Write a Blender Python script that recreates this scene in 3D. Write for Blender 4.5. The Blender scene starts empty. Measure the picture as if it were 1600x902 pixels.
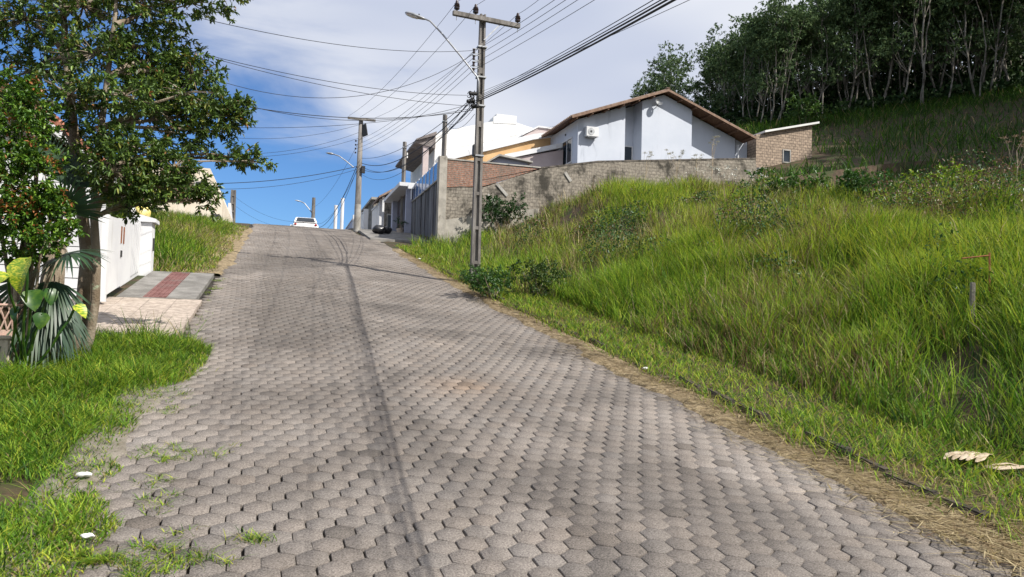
import bpy, math, random
import numpy as np
from mathutils import Vector, Matrix
random.seed(7); RNG=np.random.default_rng(11)
SC=bpy.context.scene; COL=SC.collection
# World frame: x = across the road (right positive), y = up the road, z = up.
F=1170.0; PITCH=math.radians(2.6); ROLL=math.radians(1.6); YAW=math.radians(17.3)
CAM=np.array([0,0,2.0])
_f=np.array([math.sin(YAW)*math.cos(PITCH),math.cos(YAW)*math.cos(PITCH),math.sin(PITCH)])
_r=np.array([math.cos(YAW),-math.sin(YAW),0.]); _u=np.cross(_r,_f)
CR=math.cos(ROLL)*_r+math.sin(ROLL)*_u; CU=math.cos(ROLL)*_u-math.sin(ROLL)*_r
_h=np.array([math.sin(YAW),math.cos(YAW),0.])
# ---------------------------------------------------------------- camera
cd=bpy.data.cameras.new('camera'); cam=bpy.data.objects.new('camera',cd); COL.objects.link(cam)
cd.sensor_width=36; cd.lens=36*F/1600; cd.clip_end=3000; cd.clip_start=.05
m=Matrix.Identity(4)
for i in range(3): m[i][0]=CR[i]; m[i][1]=CU[i]; m[i][2]=-_f[i]; m[i][3]=CAM[i]
cam.matrix_world=m; SC.camera=cam
SC.render.resolution_x=1024; SC.render.resolution_y=577
# ---------------------------------------------------------------- light
SUNV=Vector((.69,-.74,1.0)).normalized()      # towards the sun
EXPOSURE=0.42
SC.view_settings.view_transform='Standard'; SC.view_settings.look='None'
SC.view_settings.exposure=EXPOSURE; SC.view_settings.gamma=1
sl=bpy.data.lights.new('sun','SUN'); sl.energy=5.0; sl.angle=math.radians(.5); sl.color=(1,.95,.87)
so=bpy.data.objects.new('sun',sl); COL.objects.link(so); so.rotation_euler=SUNV.to_track_quat('Z','Y').to_euler()
W=bpy.data.worlds.new('World'); SC.world=W; W.use_nodes=True
wn=W.node_tree; wn.nodes.clear()
def N(nt,t,**k):
    n=nt.nodes.new(t)
    for a,b in k.items():
        if a.startswith('i_'):
            key=a[2:]; key=int(key) if key.isdigit() else key.replace('_',' ')
            n.inputs[key].default_value=b
        else: setattr(n,a,b)
    return n
def math_(nt,op,a,b=None,c=None,clamp=False):
    n=nt.nodes.new('ShaderNodeMath'); n.operation=op; n.use_clamp=clamp
    for i,v in enumerate((a,b,c)):
        if v is None: continue
        if isinstance(v,(int,float)): n.inputs[i].default_value=v
        else: nt.links.new(v,n.inputs[i])
    return n.outputs[0]
def mix(nt,fac,a,b,mode='MIX'):
    n=nt.nodes.new('ShaderNodeMix'); n.data_type='RGBA'; n.blend_type=mode
    for i,v in ((0,fac),(6,a),(7,b)):
        if isinstance(v,(int,float)): n.inputs[i].default_value=v
        elif isinstance(v,tuple): n.inputs[i].default_value=tuple(v[:3])+(1,)
        else: nt.links.new(v,n.inputs[i])
    return n.outputs[2]
def ramp(nt,fac,p0,p1,c0=(0,0,0),c1=(1,1,1),interp='EASE'):
    n=nt.nodes.new('ShaderNodeValToRGB'); n.color_ramp.interpolation=interp
    e=n.color_ramp.elements; e[0].position=p0; e[1].position=p1
    e[0].color=tuple(c0)+(1,); e[1].color=tuple(c1)+(1,); nt.links.new(fac,n.inputs[0]); return n.outputs[0]
sky=N(wn,'ShaderNodeTexSky',sky_type='NISHITA'); sky.sun_disc=False
sky.sun_elevation=math.asin(SUNV.z); sky.sun_rotation=math.atan2(SUNV.x,SUNV.y)
sky.altitude=300; sky.air_density=1.0; sky.dust_density=.15; sky.ozone_density=3.0
tc=N(wn,'ShaderNodeTexCoord')
def pxdir(px,py):
    d=_f+CR*(px-800)/F-CU*(py-451)/F; return d/np.linalg.norm(d)
_a=pxdir(240,60); _b=pxdir(760,300); nrm=np.cross(_a,_b); nrm/=np.linalg.norm(nrm)
if nrm@pxdir(1000,50)<0: nrm=-nrm
dot=N(wn,'ShaderNodeVectorMath',operation='DOT_PRODUCT'); wn.links.new(tc.outputs['Generated'],dot.inputs[0]); dot.inputs[1].default_value=tuple(nrm)
mp=N(wn,'ShaderNodeMapping'); mp.inputs['Scale'].default_value=(1.6,1.6,5.5); mp.inputs['Rotation'].default_value=(.25,.35,0)
wn.links.new(tc.outputs['Generated'],mp.inputs[0])
nz=N(wn,'ShaderNodeTexNoise',i_Scale=2.2,i_Detail=7.0,i_Roughness=.55,i_Distortion=.35); wn.links.new(mp.outputs[0],nz.inputs[0])
nz2=N(wn,'ShaderNodeTexNoise',i_Scale=1.1,i_Detail=3.0,i_Roughness=.5); wn.links.new(mp.outputs[0],nz2.inputs[0])
mk=math_(wn,'ADD',math_(wn,'MULTIPLY',dot.outputs['Value'],2.3),math_(wn,'MULTIPLY',math_(wn,'SUBTRACT',nz.outputs['Fac']  ,.5),.85))
mk=ramp(wn,math_(wn,'ADD',mk,.47),.36,.78)
cc=mix(wn,ramp(wn,nz2.outputs['Fac'],.35,.68),(6.0,6.6,8.2),(8.6,8.9,9.7))
skc=mix(wn,1.0,sky.outputs[0],(.66,.96,1.32),'MULTIPLY')
skc=mix(wn,mk,skc,cc)
bg=N(wn,'ShaderNodeBackground',i_Strength=.072); wn.links.new(skc,bg.inputs[0])
wo=N(wn,'ShaderNodeOutputWorld'); wn.links.new(bg.outputs[0],wo.inputs[0])
# ---------------------------------------------------------------- pixel -> world helpers (photo survey)
def ray(px,py): return _f+CR*(px-800)/F-CU*(py-451)/F
def at(px,py,Y):
    d=ray(px,py); return CAM+d*(Y/(d@_h))
def onx(px,py,x0):      # on a plane x = x0
    d=ray(px,py); return CAM+d*(x0/d[0])
def ony(px,py,y0):
    d=ray(px,py); return CAM+d*(y0/d[1])
# ---------------------------------------------------------------- ground profile
SP=[-60,-10,0,4.7,12.1,20.3,28.7,36,40,44,48,55,70,100,200,600]
ZP=[-6,-1.0,0.05,.5,1.64,3.08,4.6,5.95,6.62,7.1,7.3,7.3,6.6,4.5,-4,-30]
def zr(s):
    s=np.asarray(s,float); t=0
    for k in (-1.5,-.75,0,.75,1.5): t=t+np.interp(s+k,SP,ZP)
    return t/5
def vnoise(x,y,sc,seed=0):
    x=np.asarray(x,float)/sc+seed*17.3; y=np.asarray(y,float)/sc+seed*5.7
    xi=np.floor(x); yi=np.floor(y); fx=x-xi; fy=y-yi; fx=fx*fx*(3-2*fx); fy=fy*fy*(3-2*fy)
    def h(a,b):
        v=np.sin(a*127.1+b*311.7+seed*74.7)*43758.5453; return v-np.floor(v)
    return (h(xi,yi)*(1-fx)+h(xi+1,yi)*fx)*(1-fy)+(h(xi,yi+1)*(1-fx)+h(xi+1,yi+1)*fx)*fy
def sstep(a,b,x):
    t=np.clip((np.asarray(x,float)-a)/(b-a),0,1); return t*t*(3-2*t)
ROADL=-1.2
def roadR(s): return np.interp(s,[6,20,33,36,60],[5.0,4.5,4.0,3.45,3.3])
def hill(u,s):
    X=-.297*s+.955*u; Y=.955*s+.297*u
    f=np.interp(Y,[-40,20,42,62,66,140,200],[-12,-9.5,0,7.2,7.9,14,18])
    return 11.0+.165*(np.clip(X,-20,90)-17)+f+np.clip(X-10,0,60)*np.clip(Y-62,0,100)*.0035+.28*np.clip(X-.74*Y,0,26)*sstep(24,34,Y)  # last term raises unseen ground right of frame, lifting the added shade trees
def ground(u,s):
    u=np.asarray(u,float); s=np.asarray(s,float); u,s=np.broadcast_arrays(u,s)
    z=zr(s)
    d=u-4.5
    bank=np.interp(d-.25,[0,.7,2.4,4.2,6.7,11.7,17.8,25,60],[0,.02,.1,.80,1.85,2.95,3.8,3.9,4.6])
    bank=bank+ .35*(vnoise(u,s,4.5,1)-.5)*sstep(3,7,d)+.85*(vnoise(u,s,2.7,14)-.45)*sstep(3.2,6,d)*sstep(31.6,29,s)+.2*(vnoise(u,s,1.1,2)-.5)*sstep(2.5,5,d)
    left=np.interp(-u,[1.2,1.6,4,8,20],[0,-.03,.0,.1,.2])
    vb=sstep(20,23,s)*(1-sstep(34,38,s))*np.interp(-u,[1.2,2.2,5,9],[0,.1,.55,.8])
    a=np.where(d>0,z+bank,np.where(u<-1.2,z+left+vb,z))
    plat=np.interp(u,[6.5,6.9,12,16,24,32],[5.2,8.1,8.3,8.9,9.7,11.3])
    fr=np.where(u>6.55,np.maximum(plat,z),z)      # beyond the cross wall
    a=np.where(s>31.8,np.where(u<22.6,fr,np.maximum(np.minimum(a,14),plat)),a)
    hl=hill(u,s)
    k=np.where((u>9),1.0,0.0)
    lim=sstep(20,26,u)+sstep(47,52,s)*sstep(6,14,u)
    a=a+.08*sstep(9,13,u)*sstep(22,29,s)*(s<31.8)
    a=a-1.1*sstep(16,24,u)*sstep(31.6,29,s)*sstep(10,20,s)
    return np.where((lim>0),np.maximum(a,hl*np.clip(lim,0,1)+a*(1-np.clip(lim,0,1))),a)
def gz(u,s): return float(ground(u,s))
# ---------------------------------------------------------------- mesh helpers
class MB:
    def __init__(s): s.v=[]; s.f=[]; s.smooth=False
    def add(s,v,f):
        n=len(s.v); s.v+= [tuple(map(float,p)) for p in v]; s.f+=[tuple(i+n for i in q) for q in f]; return s
    def box(s,x0,x1,y0,y1,z0,z1):
        return s.add([(x0,y0,z0),(x1,y0,z0),(x1,y1,z0),(x0,y1,z0),(x0,y0,z1),(x1,y0,z1),(x1,y1,z1),(x0,y1,z1)],
          [(3,2,1,0),(4,5,6,7),(0,1,5,4),(1,2,6,5),(2,3,7,6),(3,0,4,7)])
    def prism(s,poly,axis,a,b):     # poly: 2D loop; axis 'x': (y,z), 'y': (x,z), 'z': (x,y)
        def P(p,t):
            return (t,p[0],p[1]) if axis=='x' else (p[0],t,p[1]) if axis=='y' else (p[0],p[1],t)
        n=len(poly); v=[P(p,a) for p in poly]+[P(p,b) for p in poly]
        f=[tuple(range(n))[::-1],tuple(range(n,2*n))]+[(i,(i+1)%n,n+(i+1)%n,n+i) for i in range(n)]
        return s.add(v,f)
    def tube(s,pts,rad,n=8,cap=True,squash=1):
        pts=[Vector(p) for p in pts]; k=len(pts)
        if not hasattr(rad,'__len__'): rad=[rad]*k
        v=[];f=[]; up=None
        for i,p in enumerate(pts):
            t=(pts[min(i+1,k-1)]-pts[max(i-1,0)]).normalized()
            if up is None: up=Vector((0,0,1)) if abs(t.z)<.9 else Vector((1,0,0))
            a=t.cross(up).normalized(); b=a.cross(t).normalized(); up=b
            for j in range(n):
                th=2*math.pi*j/n; v.append(p+(a*math.cos(th)+b*math.sin(th)*squash)*rad[i])
        for i in range(k-1):
            for j in range(n): f.append((i*n+j,i*n+(j+1)%n,(i+1)*n+(j+1)%n,(i+1)*n+j))
        if cap: f.append(tuple(range(n))[::-1]); f.append(tuple((k-1)*n+j for j in range(n)))
        return s.add(v,f)
    def cyl(s,x,y,z0,z1,r,n=12,r2=None): return s.tube([(x,y,z0),(x,y,z1)],[r,r if r2 is None else r2],n)
    def beam(s,p0,p1,w,h):
        p0=Vector(p0);p1=Vector(p1);t=(p1-p0).normalized();a=t.cross(Vector((0,0,1)))
        a=a.normalized() if a.length>1e-4 else Vector((1,0,0)); b=a.cross(t)
        v=[];
        for p in (p0,p1):
            for i,j in ((-1,-1),(1,-1),(1,1),(-1,1)): v.append(p+a*i*w/2+b*j*h/2)
        return s.add(v,[(0,1,2,3)[::-1],(4,5,6,7),(0,1,5,4),(1,2,6,5),(2,3,7,6),(3,0,4,7)])
    def build(s,name,mat,parent=None,smooth=False,bevel=0):
        me=bpy.data.meshes.new(name); me.from_pydata(s.v,[],s.f); me.update()
        return finish(me,name,mat,parent,smooth,bevel)
def finish(me,name,mat,parent=None,smooth=False,bevel=0,uv=True):
    import bmesh
    if bevel or not smooth:
        bm=bmesh.new(); bm.from_mesh(me)
        bmesh.ops.recalc_face_normals(bm,faces=bm.faces)
        if bevel: bmesh.ops.bevel(bm,geom=[e for e in bm.edges if len(e.link_faces)==2 and e.calc_face_angle(0)>.5],offset=bevel,segments=2,affect='EDGES',clamp_overlap=True)
        bm.to_mesh(me); bm.free()
    if smooth: me.polygons.foreach_set('use_smooth',[True]*len(me.polygons))
    if uv and len(me.polygons)<200000:
        L=len(me.loops); co=np.empty(len(me.vertices)*3); me.vertices.foreach_get('co',co); co=co.reshape(-1,3)
        vi=np.empty(L,dtype=np.int32); me.loops.foreach_get('vertex_index',vi)
        nn=np.empty(len(me.polygons)*3); me.polygons.foreach_get('normal',nn); nn=np.abs(nn.reshape(-1,3))
        lt=np.empty(len(me.polygons),dtype=np.int32); me.polygons.foreach_get('loop_total',lt)
        ax=np.repeat(nn.argmax(1),lt); c=co[vi]
        uvs=np.where((ax==0)[:,None],c[:,[1,2]],np.where((ax==1)[:,None],c[:,[0,2]],c[:,[0,1]]))
        l=me.uv_layers.new(name='UVMap'); l.data.foreach_set('uv',uvs.ravel())
    o=bpy.data.objects.new(name,me); COL.objects.link(o)
    if mat: me.materials.append(mat)
    if parent is not None: o.parent=parent
    return o
def bulk(name,verts,faces4,mat,parent=None,cols=None,tris=None,smooth=False):
    """fast mesh from numpy: verts (N,3), faces4 (M,4) and/or tris (K,3); cols (N,3) point colours"""
    me=bpy.data.meshes.new(name); me.vertices.add(len(verts)); me.vertices.foreach_set('co',np.asarray(verts,np.float32).ravel())
    idx=[];lt=[]
    if faces4 is not None and len(faces4): idx.append(np.asarray(faces4).ravel()); lt.append(np.full(len(faces4),4))
    if tris is not None and len(tris): idx.append(np.asarray(tris).ravel()); lt.append(np.full(len(tris),3))
    idx=np.concatenate(idx).astype(np.int32); lt=np.concatenate(lt).astype(np.int32)
    me.loops.add(len(idx)); me.loops.foreach_set('vertex_index',idx)
    me.polygons.add(len(lt)); ls=np.concatenate([[0],np.cumsum(lt)[:-1]]).astype(np.int32)
    me.polygons.foreach_set('loop_start',ls); me.polygons.foreach_set('loop_total',lt)
    if smooth: me.polygons.foreach_set('use_smooth',np.ones(len(lt),bool))
    me.update(calc_edges=True)
    if cols is not None:
        a=me.color_attributes.new('Col','FLOAT_COLOR','POINT'); c=np.ones((len(verts),4),np.float32); c[:,:3]=cols
        a.data.foreach_set('color',c.ravel())
    me.materials.append(mat); o=bpy.data.objects.new(name,me); COL.objects.link(o)
    if parent is not None: o.parent=parent
    return o
def tag(o,label,cat,group=None,kind=None):
    if label: o['label']=label
    if cat: o['category']=cat
    if group: o['group']=group
    if kind: o['kind']=kind
    return o
def thing(name,label,cat,loc=(0,0,0),group=None,rz=0):
    o=bpy.data.objects.new(name,None); COL.objects.link(o); o.location=loc; o.rotation_euler=(0,0,rz); o.empty_display_size=.3
    return tag(o,label,cat,group)
def struct(o): o['kind']='structure'; return o
def shift(mb,loc):
    mb.v=[(a-loc[0],b-loc[1],c-loc[2]) for a,b,c in mb.v]; return mb
# ---------------------------------------------------------------- materials
def mat(name,c1,c2=None,scale=3,rough=.85,bump=.0,bscale=40,stretch=(1,1,1),spec=.3,lo=.35,hi=.65,metal=0,stain=None,stain_s=(1,1,.2),stain_r=(.5,.75),stain_scale=1.5,vcol=False,transl=0,fine=.0,coord='Object',alpha=None):
    M=bpy.data.materials.new(name); M.use_nodes=True; nt=M.node_tree; nt.nodes.clear()
    out=N(nt,'ShaderNodeOutputMaterial'); bs=N(nt,'ShaderNodeBsdfPrincipled'); nt.links.new(bs.outputs[0],out.inputs[0])
    bs.inputs['Roughness'].default_value=rough; bs.inputs['Specular IOR Level'].default_value=spec; bs.inputs['Metallic'].default_value=metal
    t=N(nt,'ShaderNodeTexCoord'); mp=N(nt,'ShaderNodeMapping'); mp.inputs['Scale'].default_value=stretch; nt.links.new(t.outputs[coord],mp.inputs[0])
    n1=N(nt,'ShaderNodeTexNoise',i_Scale=scale,i_Detail=6.0,i_Roughness=.6); nt.links.new(mp.outputs[0],n1.inputs[0])
    c=mix(nt,ramp(nt,n1.outputs['Fac'],lo,hi),c1,c2 or c1)
    if vcol:
        at_=N(nt,'ShaderNodeAttribute',attribute_name='Col'); c=mix(nt,1.0,c,at_.outputs['Color'],'MULTIPLY')
    if stain:
        m2=N(nt,'ShaderNodeMapping'); m2.inputs['Scale'].default_value=stain_s; nt.links.new(t.outputs[coord],m2.inputs[0])
        n2=N(nt,'ShaderNodeTexNoise',i_Scale=stain_scale,i_Detail=8.0,i_Roughness=.65); nt.links.new(m2.outputs[0],n2.inputs[0])
        c=mix(nt,ramp(nt,n2.outputs['Fac'],stain_r[0],stain_r[1]),c,stain)
    n3=N(nt,'ShaderNodeTexNoise',i_Scale=bscale,i_Detail=4.0,i_Roughness=.65); nt.links.new(t.outputs[coord],n3.inputs[0])
    if fine: c=mix(nt,1.0,c,ramp(nt,n3.outputs['Fac'],.3,.7,(1-fine,)*3,(1+fine,)*3,'LINEAR'),'MULTIPLY')
    nt.links.new(c,bs.inputs['Base Color'])
    if bump:
        b=N(nt,'ShaderNodeBump',i_Strength=bump,i_Distance=.02); nt.links.new(n3.outputs['Fac'],b.inputs['Height']); nt.links.new(b.outputs[0],bs.inputs['Normal'])
    if transl:
        tr=N(nt,'ShaderNodeBsdfTranslucent'); nt.links.new(c,tr.inputs[0]); ms=N(nt,'ShaderNodeMixShader'); ms.inputs[0].default_value=transl
        nt.links.new(bs.outputs[0],ms.inputs[1]); nt.links.new(tr.outputs[0],ms.inputs[2]); nt.links.new(ms.outputs[0],out.inputs[0])
    return M
def brickmat(name,c1,c2,mortar,w,h,ms=.012,stain=None,stain_r=(.45,.7),stain_s=(1,1,.5),stain_scale=1.2,bump=.5,stain2=None,off=.5):
    M=bpy.data.materials.new(name); M.use_nodes=True; nt=M.node_tree; bs=nt.nodes['Principled BSDF']; bs.inputs['Roughness'].default_value=.92; bs.inputs['Specular IOR Level'].default_value=.2
    t=N(nt,'ShaderNodeTexCoord'); br=N(nt,'ShaderNodeTexBrick'); br.offset=off
    # wobble the courses a little
    nw=N(nt,'ShaderNodeTexNoise',i_Scale=1.7,i_Detail=3.0); nt.links.new(t.outputs['UV'],nw.inputs[0])
    wv=N(nt,'ShaderNodeVectorMath',operation='SCALE'); nt.links.new(nw.outputs['Color'],wv.inputs[0]); wv.inputs['Scale'].default_value=.05
    av=N(nt,'ShaderNodeVectorMath',operation='ADD'); nt.links.new(t.outputs['UV'],av.inputs[0]); nt.links.new(wv.outputs[0],av.inputs[1])
    nt.links.new(av.outputs[0],br.inputs['Vector'])
    br.inputs['Scale'].default_value=1; br.inputs['Brick Width'].default_value=w; br.inputs['Row Height'].default_value=h; br.inputs['Mortar Size'].default_value=ms; br.inputs['Mortar Smooth'].default_value=.3; br.inputs['Bias'].default_value=0
    br.inputs['Color1'].default_value=c1+(1,); br.inputs['Color2'].default_value=c2+(1,); br.inputs['Mortar'].default_value=mortar+(1,)
    n1=N(nt,'ShaderNodeTexNoise',i_Scale=9.0,i_Detail=6.0,i_Roughness=.7); nt.links.new(t.outputs['Object'],n1.inputs[0])
    c=mix(nt,1.0,br.outputs['Color'],ramp(nt,n1.outputs['Fac'],.25,.75,(.6,)*3,(1.35,)*3),'MULTIPLY')
    for st,sr,sc,sz in ((stain,stain_r,stain_scale,stain_s),)+((stain2,)if stain2 else ()):
        if not st: continue
        m2=N(nt,'ShaderNodeMapping'); m2.inputs['Scale'].default_value=sz; nt.links.new(t.outputs['Object'],m2.inputs[0])
        n2=N(nt,'ShaderNodeTexNoise',i_Scale=sc,i_Detail=8.0,i_Roughness=.7); nt.links.new(m2.outputs[0],n2.inputs[0])
        c=mix(nt,ramp(nt,n2.outputs['Fac'],sr[0],sr[1]),c,st)
    nt.links.new(c,bs.inputs['Base Color'])
    b=N(nt,'ShaderNodeBump',i_Strength=bump,i_Distance=.02); nt.links.new(math_(nt,'SUBTRACT',n1.outputs['Fac'],math_(nt,'MULTIPLY',br.outputs['Fac'],1.2)),b.inputs['Height']); nt.links.new(b.outputs[0],bs.inputs['Normal'])
    return M
m_paver=mat('paver concrete',(.178,.156,.138),(.220,.195,.174),scale=.9,rough=.93,bump=.55,bscale=90,vcol=True,fine=.6,spec=.15,stain=(.115,.102,.092),stain_s=(1,1,1),stain_scale=.55,stain_r=(.48,.72))
m_joint=mat('joint sand',(.018,.015,.012),(.045,.038,.028),scale=8,bump=.4)
m_soil=mat('soil',(.045,.03,.018),(.09,.06,.035),scale=2.5,bump=.6,bscale=18,stain=(.035,.045,.013),stain_s=(1,1,1),stain_r=(.45,.6))
m_grass=mat('grass blade',(1,1,1),(.82,.82,.8),scale=2,rough=.6,vcol=True,transl=.38,spec=.25)
m_leaf=mat('leaf',(1,1,1),(.8,.8,.8),scale=3,rough=.42,vcol=True,transl=.25,spec=.45)
m_fleaf=mat('forest leaf',(1,1,1),(.7,.75,.7),scale=.5,rough=.7,vcol=True,transl=.2,spec=.2)
m_bark=mat('bark',(.16,.12,.08),(.30,.25,.19),scale=5,rough=.95,bump=.9,bscale=35,stretch=(1,1,.35),stain=(.33,.36,.25),stain_s=(1,1,1),stain_r=(.58,.66),stain_scale=6)
m_fbark=mat('pale bark',(.10,.088,.07),(.33,.30,.255),scale=.8,rough=.95,bump=.4)
m_conc=mat('weathered concrete',(.26,.245,.22),(.40,.385,.355),scale=2.2,rough=.92,bump=.4,bscale=30,fine=.2,stain=(.09,.085,.075),stain_s=(3,3,.35),stain_r=(.56,.74))
m_pole=mat('pole concrete',(.12,.11,.10),(.23,.215,.20),scale=3,rough=.9,bump=.35,bscale=45,fine=.15,stain=(.10,.09,.08),stain_s=(2,2,.2),stain_r=(.5,.7),stretch=(2,2,.4))
m_white=mat('white paint',(.60,.605,.62),(.68,.685,.69),scale=1.2,rough=.7,stain=(.40,.38,.34),stain_s=(3,3,.3),stain_r=(.58,.84),bump=.05)
m_whitewall=mat('white plaster',(.64,.635,.62),(.74,.735,.715),scale=.8,rough=.85,stain=(.36,.34,.31),stain_s=(1.2,1.2,.25),stain_r=(.63,.80),bump=.15,stain_scale=1.3)
m_bluewall=mat('pale blue plaster',(.51,.55,.625),(.56,.595,.665),scale=.6,rough=.85,stain=(.30,.33,.39),stain_s=(1.6,1.6,.25),stain_r=(.54,.82),bump=.1)
m_lilac=mat('lilac plaster',(.36,.38,.47),(.42,.44,.53),scale=1,rough=.85)
m_cream=mat('cream plaster',(.62,.54,.42),(.72,.65,.54),scale=.8,rough=.85,stain=(.30,.25,.19),stain_s=(1.5,1.5,.3),stain_r=(.55,.78))
m_orange=mat('ochre plaster',(.55,.34,.16),(.62,.41,.21),scale=1,rough=.85)
m_pink=mat('dusty pink plaster',(.42,.35,.34),(.48,.41,.40),scale=1,rough=.85)
m_tile=mat('clay roof tile',(.26,.09,.055),(.40,.17,.11),scale=6,rough=.8,bump=.5,stretch=(1,1,1),bscale=20)
m_rooft=mat('weathered roof tile',(.15,.10,.075),(.27,.20,.155),scale=4,rough=.85,bump=.5)
m_soffit=mat('grey soffit',(.15,.13,.125),(.21,.185,.175),scale=3)
m_wood=mat('dark eave wood',(.10,.05,.028),(.18,.10,.06),scale=3,rough=.7,stretch=(1,6,6))
m_fascia=mat('brown fascia board',(.17,.10,.065),(.26,.17,.12),scale=4,rough=.7)
m_dark=mat('dark metal',(.03,.03,.032),(.05,.05,.05),rough=.5)
m_wire=mat('cable sheath',(.015,.015,.017),rough=.6)
m_insul=mat('brown porcelain',(.02,.014,.014),(.04,.02,.018),rough=.25,spec=.6)
m_galv=mat('galvanised steel',(.28,.29,.30),(.4,.41,.42),scale=8,rough=.5,metal=.6)
m_lampg=mat('lamp glass',(.55,.57,.58),rough=.2,spec=.6)
m_glass=mat('window glass',(.02,.03,.04),rough=.08,spec=.9)
m_blueg=mat('blue railing glass',(.05,.14,.36),(.07,.18,.42),rough=.12,spec=.8)
m_door=mat('brown garage door',(.055,.04,.045),(.08,.06,.06),scale=3,rough=.6,stretch=(1,8,.3))
m_flute=mat('mouldy concrete panels',(.10,.10,.108),(.22,.22,.225),scale=2.2,rough=.92,stretch=(6,6,.25),stain=(.035,.035,.038),stain_s=(5,5,.15),stain_r=(.48,.62),bump=.3,lo=.4,hi=.6)
m_brick=brickmat('red brick',(.34,.175,.12),(.24,.14,.105),(.25,.215,.185),.24,.085,.014,stain=(.15,.125,.105),stain_r=(.46,.64),stain_s=(.7,.7,.9))
m_stone=brickmat('weathered block',(.24,.215,.18),(.30,.265,.22),(.17,.15,.125),.22,.15,.012,stain=(.055,.05,.042),stain_r=(.46,.62),stain_s=(.8,.8,.7),stain2=((.46,.44,.40),(.64,.72),2.0,(1.4,1.4,.35)))
m_block=brickmat('raw ceramic block',(.40,.31,.235),(.30,.235,.18),(.15,.12,.095),.30,.17,.016,stain=(.52,.48,.43),stain_r=(.7,.76),stain_s=(1,1,1),stain_scale=2)
m_plastersp=mat('rough render',(.30,.28,.245),(.42,.39,.34),scale=2,rough=.95,bump=.6,bscale=14,stain=(.11,.10,.085),stain_s=(1,1,.6),stain_r=(.5,.7))
m_slab=mat('grey pavement concrete',(.15,.143,.13),(.25,.238,.22),scale=2,rough=.9,bump=.3,fine=.2,stain=(.13,.12,.11),stain_s=(1,1,1),stain_r=(.5,.7))
m_red=mat('red tactile tile',(.13,.055,.05),(.20,.10,.09),scale=4,rough=.85,fine=.2,stain=(.13,.11,.10),stain_s=(1,1,1),stain_r=(.48,.7))
m_pinktile=brickmat('pale pink floor tile',(.36,.30,.25),(.41,.345,.29),(.24,.20,.17),.45,.45,.008,stain=(.42,.36,.31),stain_r=(.5,.75),stain_s=(1,1,1),bump=.1,off=0)
m_strawbed=mat('trodden straw and dirt',(.17,.125,.07),(.33,.26,.16),scale=14,rough=.95,bump=.8,bscale=60,stain=(.08,.06,.035),stain_s=(1,1,1),stain_r=(.5,.7),stain_scale=3,fine=.4)
m_dust=mat('pale dust',(.16,.14,.11),(.22,.195,.16),scale=6,rough=.95,bump=.4,bscale=60,stain=(.12,.105,.08),stain_s=(1,1,1),stain_r=(.5,.7),stain_scale=4,fine=.3)
m_mould=mat('black mould coping',(.05,.045,.04),(.16,.14,.12),scale=4,rough=.95,bump=.5)
m_kerb=mat('mossy kerb stone',(.035,.03,.025),(.085,.07,.05),scale=9,rough=.95,bump=.8,bscale=20)
m_rust=mat('rusty iron',(.16,.06,.03),(.28,.11,.05),scale=12,rough=.9)
m_straw=mat('straw',(1,1,1),(.8,.8,.8),scale=4,rough=.8,vcol=True,transl=.2,spec=.2)
m_plasticw=mat('white litter',(.55,.54,.52),(.72,.72,.71),scale=20,rough=.6)
m_bagblack=mat('black bin bag',(.012,.012,.014),(.02,.02,.022),rough=.3,bump=.4,bscale=12,spec=.6)
m_yellow=mat('yellow plastic',(.75,.6,.12),(.8,.7,.3),rough=.5)
m_carw=mat('white car paint',(.8,.8,.8),rough=.25,spec=.6)
m_carg=mat('car glass',(.015,.018,.02),rough=.1,spec=.8)
m_rubber=mat('tyre rubber',(.02,.02,.02),rough=.9)
m_redlamp=mat('red lens',(.4,.02,.02),rough=.2)
m_postc=mat('gatepost render',(.44,.37,.30),(.53,.46,.38),scale=3,rough=.9,bump=.3,stain=(.25,.21,.17),stain_s=(2,2,.4),stain_r=(.55,.75))
m_pot=mat('pale clay lattice',(.42,.27,.22),(.5,.36,.3),scale=8,rough=.85)
m_frond=mat('dry palm sheath',(.34,.26,.17),(.55,.45,.33),scale=14,rough=.8,stretch=(1,1,1),bump=.4)
# ================================================================ SETTING
us=np.unique(np.concatenate([np.arange(-60,-12,3),np.arange(-12,-1.2,.45),[-1.2],np.arange(-1,4.6,.8),[4.5],np.arange(4.9,30,.4),np.arange(30,120,2.5)]))
ss=np.unique(np.concatenate([np.arange(-40,0,4),np.arange(0,31.6,.4),[31.75,31.85],np.arange(32,70,.8),np.arange(70,240,5)]))
us=us[np.concatenate([[True],np.diff(us)>.05])]
G_u,G_s=np.meshgrid(us,ss)
gzz=ground(G_u,G_s)
on=(G_u>-1.3)&(G_u<roadR(G_s)+.25); gzz=np.where(on,gzz-.14,gzz)
gv=np.stack([G_u,G_s,gzz],-1).reshape(-1,3); nu=len(us); ns=len(ss)
ii,jj=np.meshgrid(np.arange(nu-1),np.arange(ns-1)); a=(jj*nu+ii).ravel()
struct(bulk('ground',gv,np.stack([a,a+1,a+nu+1,a+nu],-1),m_soil,smooth=True))
# far land all round, falling away beyond the crest
far=MB(); far.add([(-1500,-1500,-34),(1500,-1500,-34),(1500,1500,-34),(-1500,1500,-34)],[(0,1,2,3)])
struct(far.build('far_land',m_soil))
# road bed
rs=np.arange(-14,110,.8); v=[];f=[]
for i,s in enumerate(rs):
    z=float(zr(s)); v+=[(-1.75,s,z-.035),(float(roadR(s))+.35,s,z-.035)]
    if i: f.append((2*i-2,2*i-1,2*i+1,2*i))
rb=MB(); rb.add(v,f); struct(rb.build('road_bed',m_joint))
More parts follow.
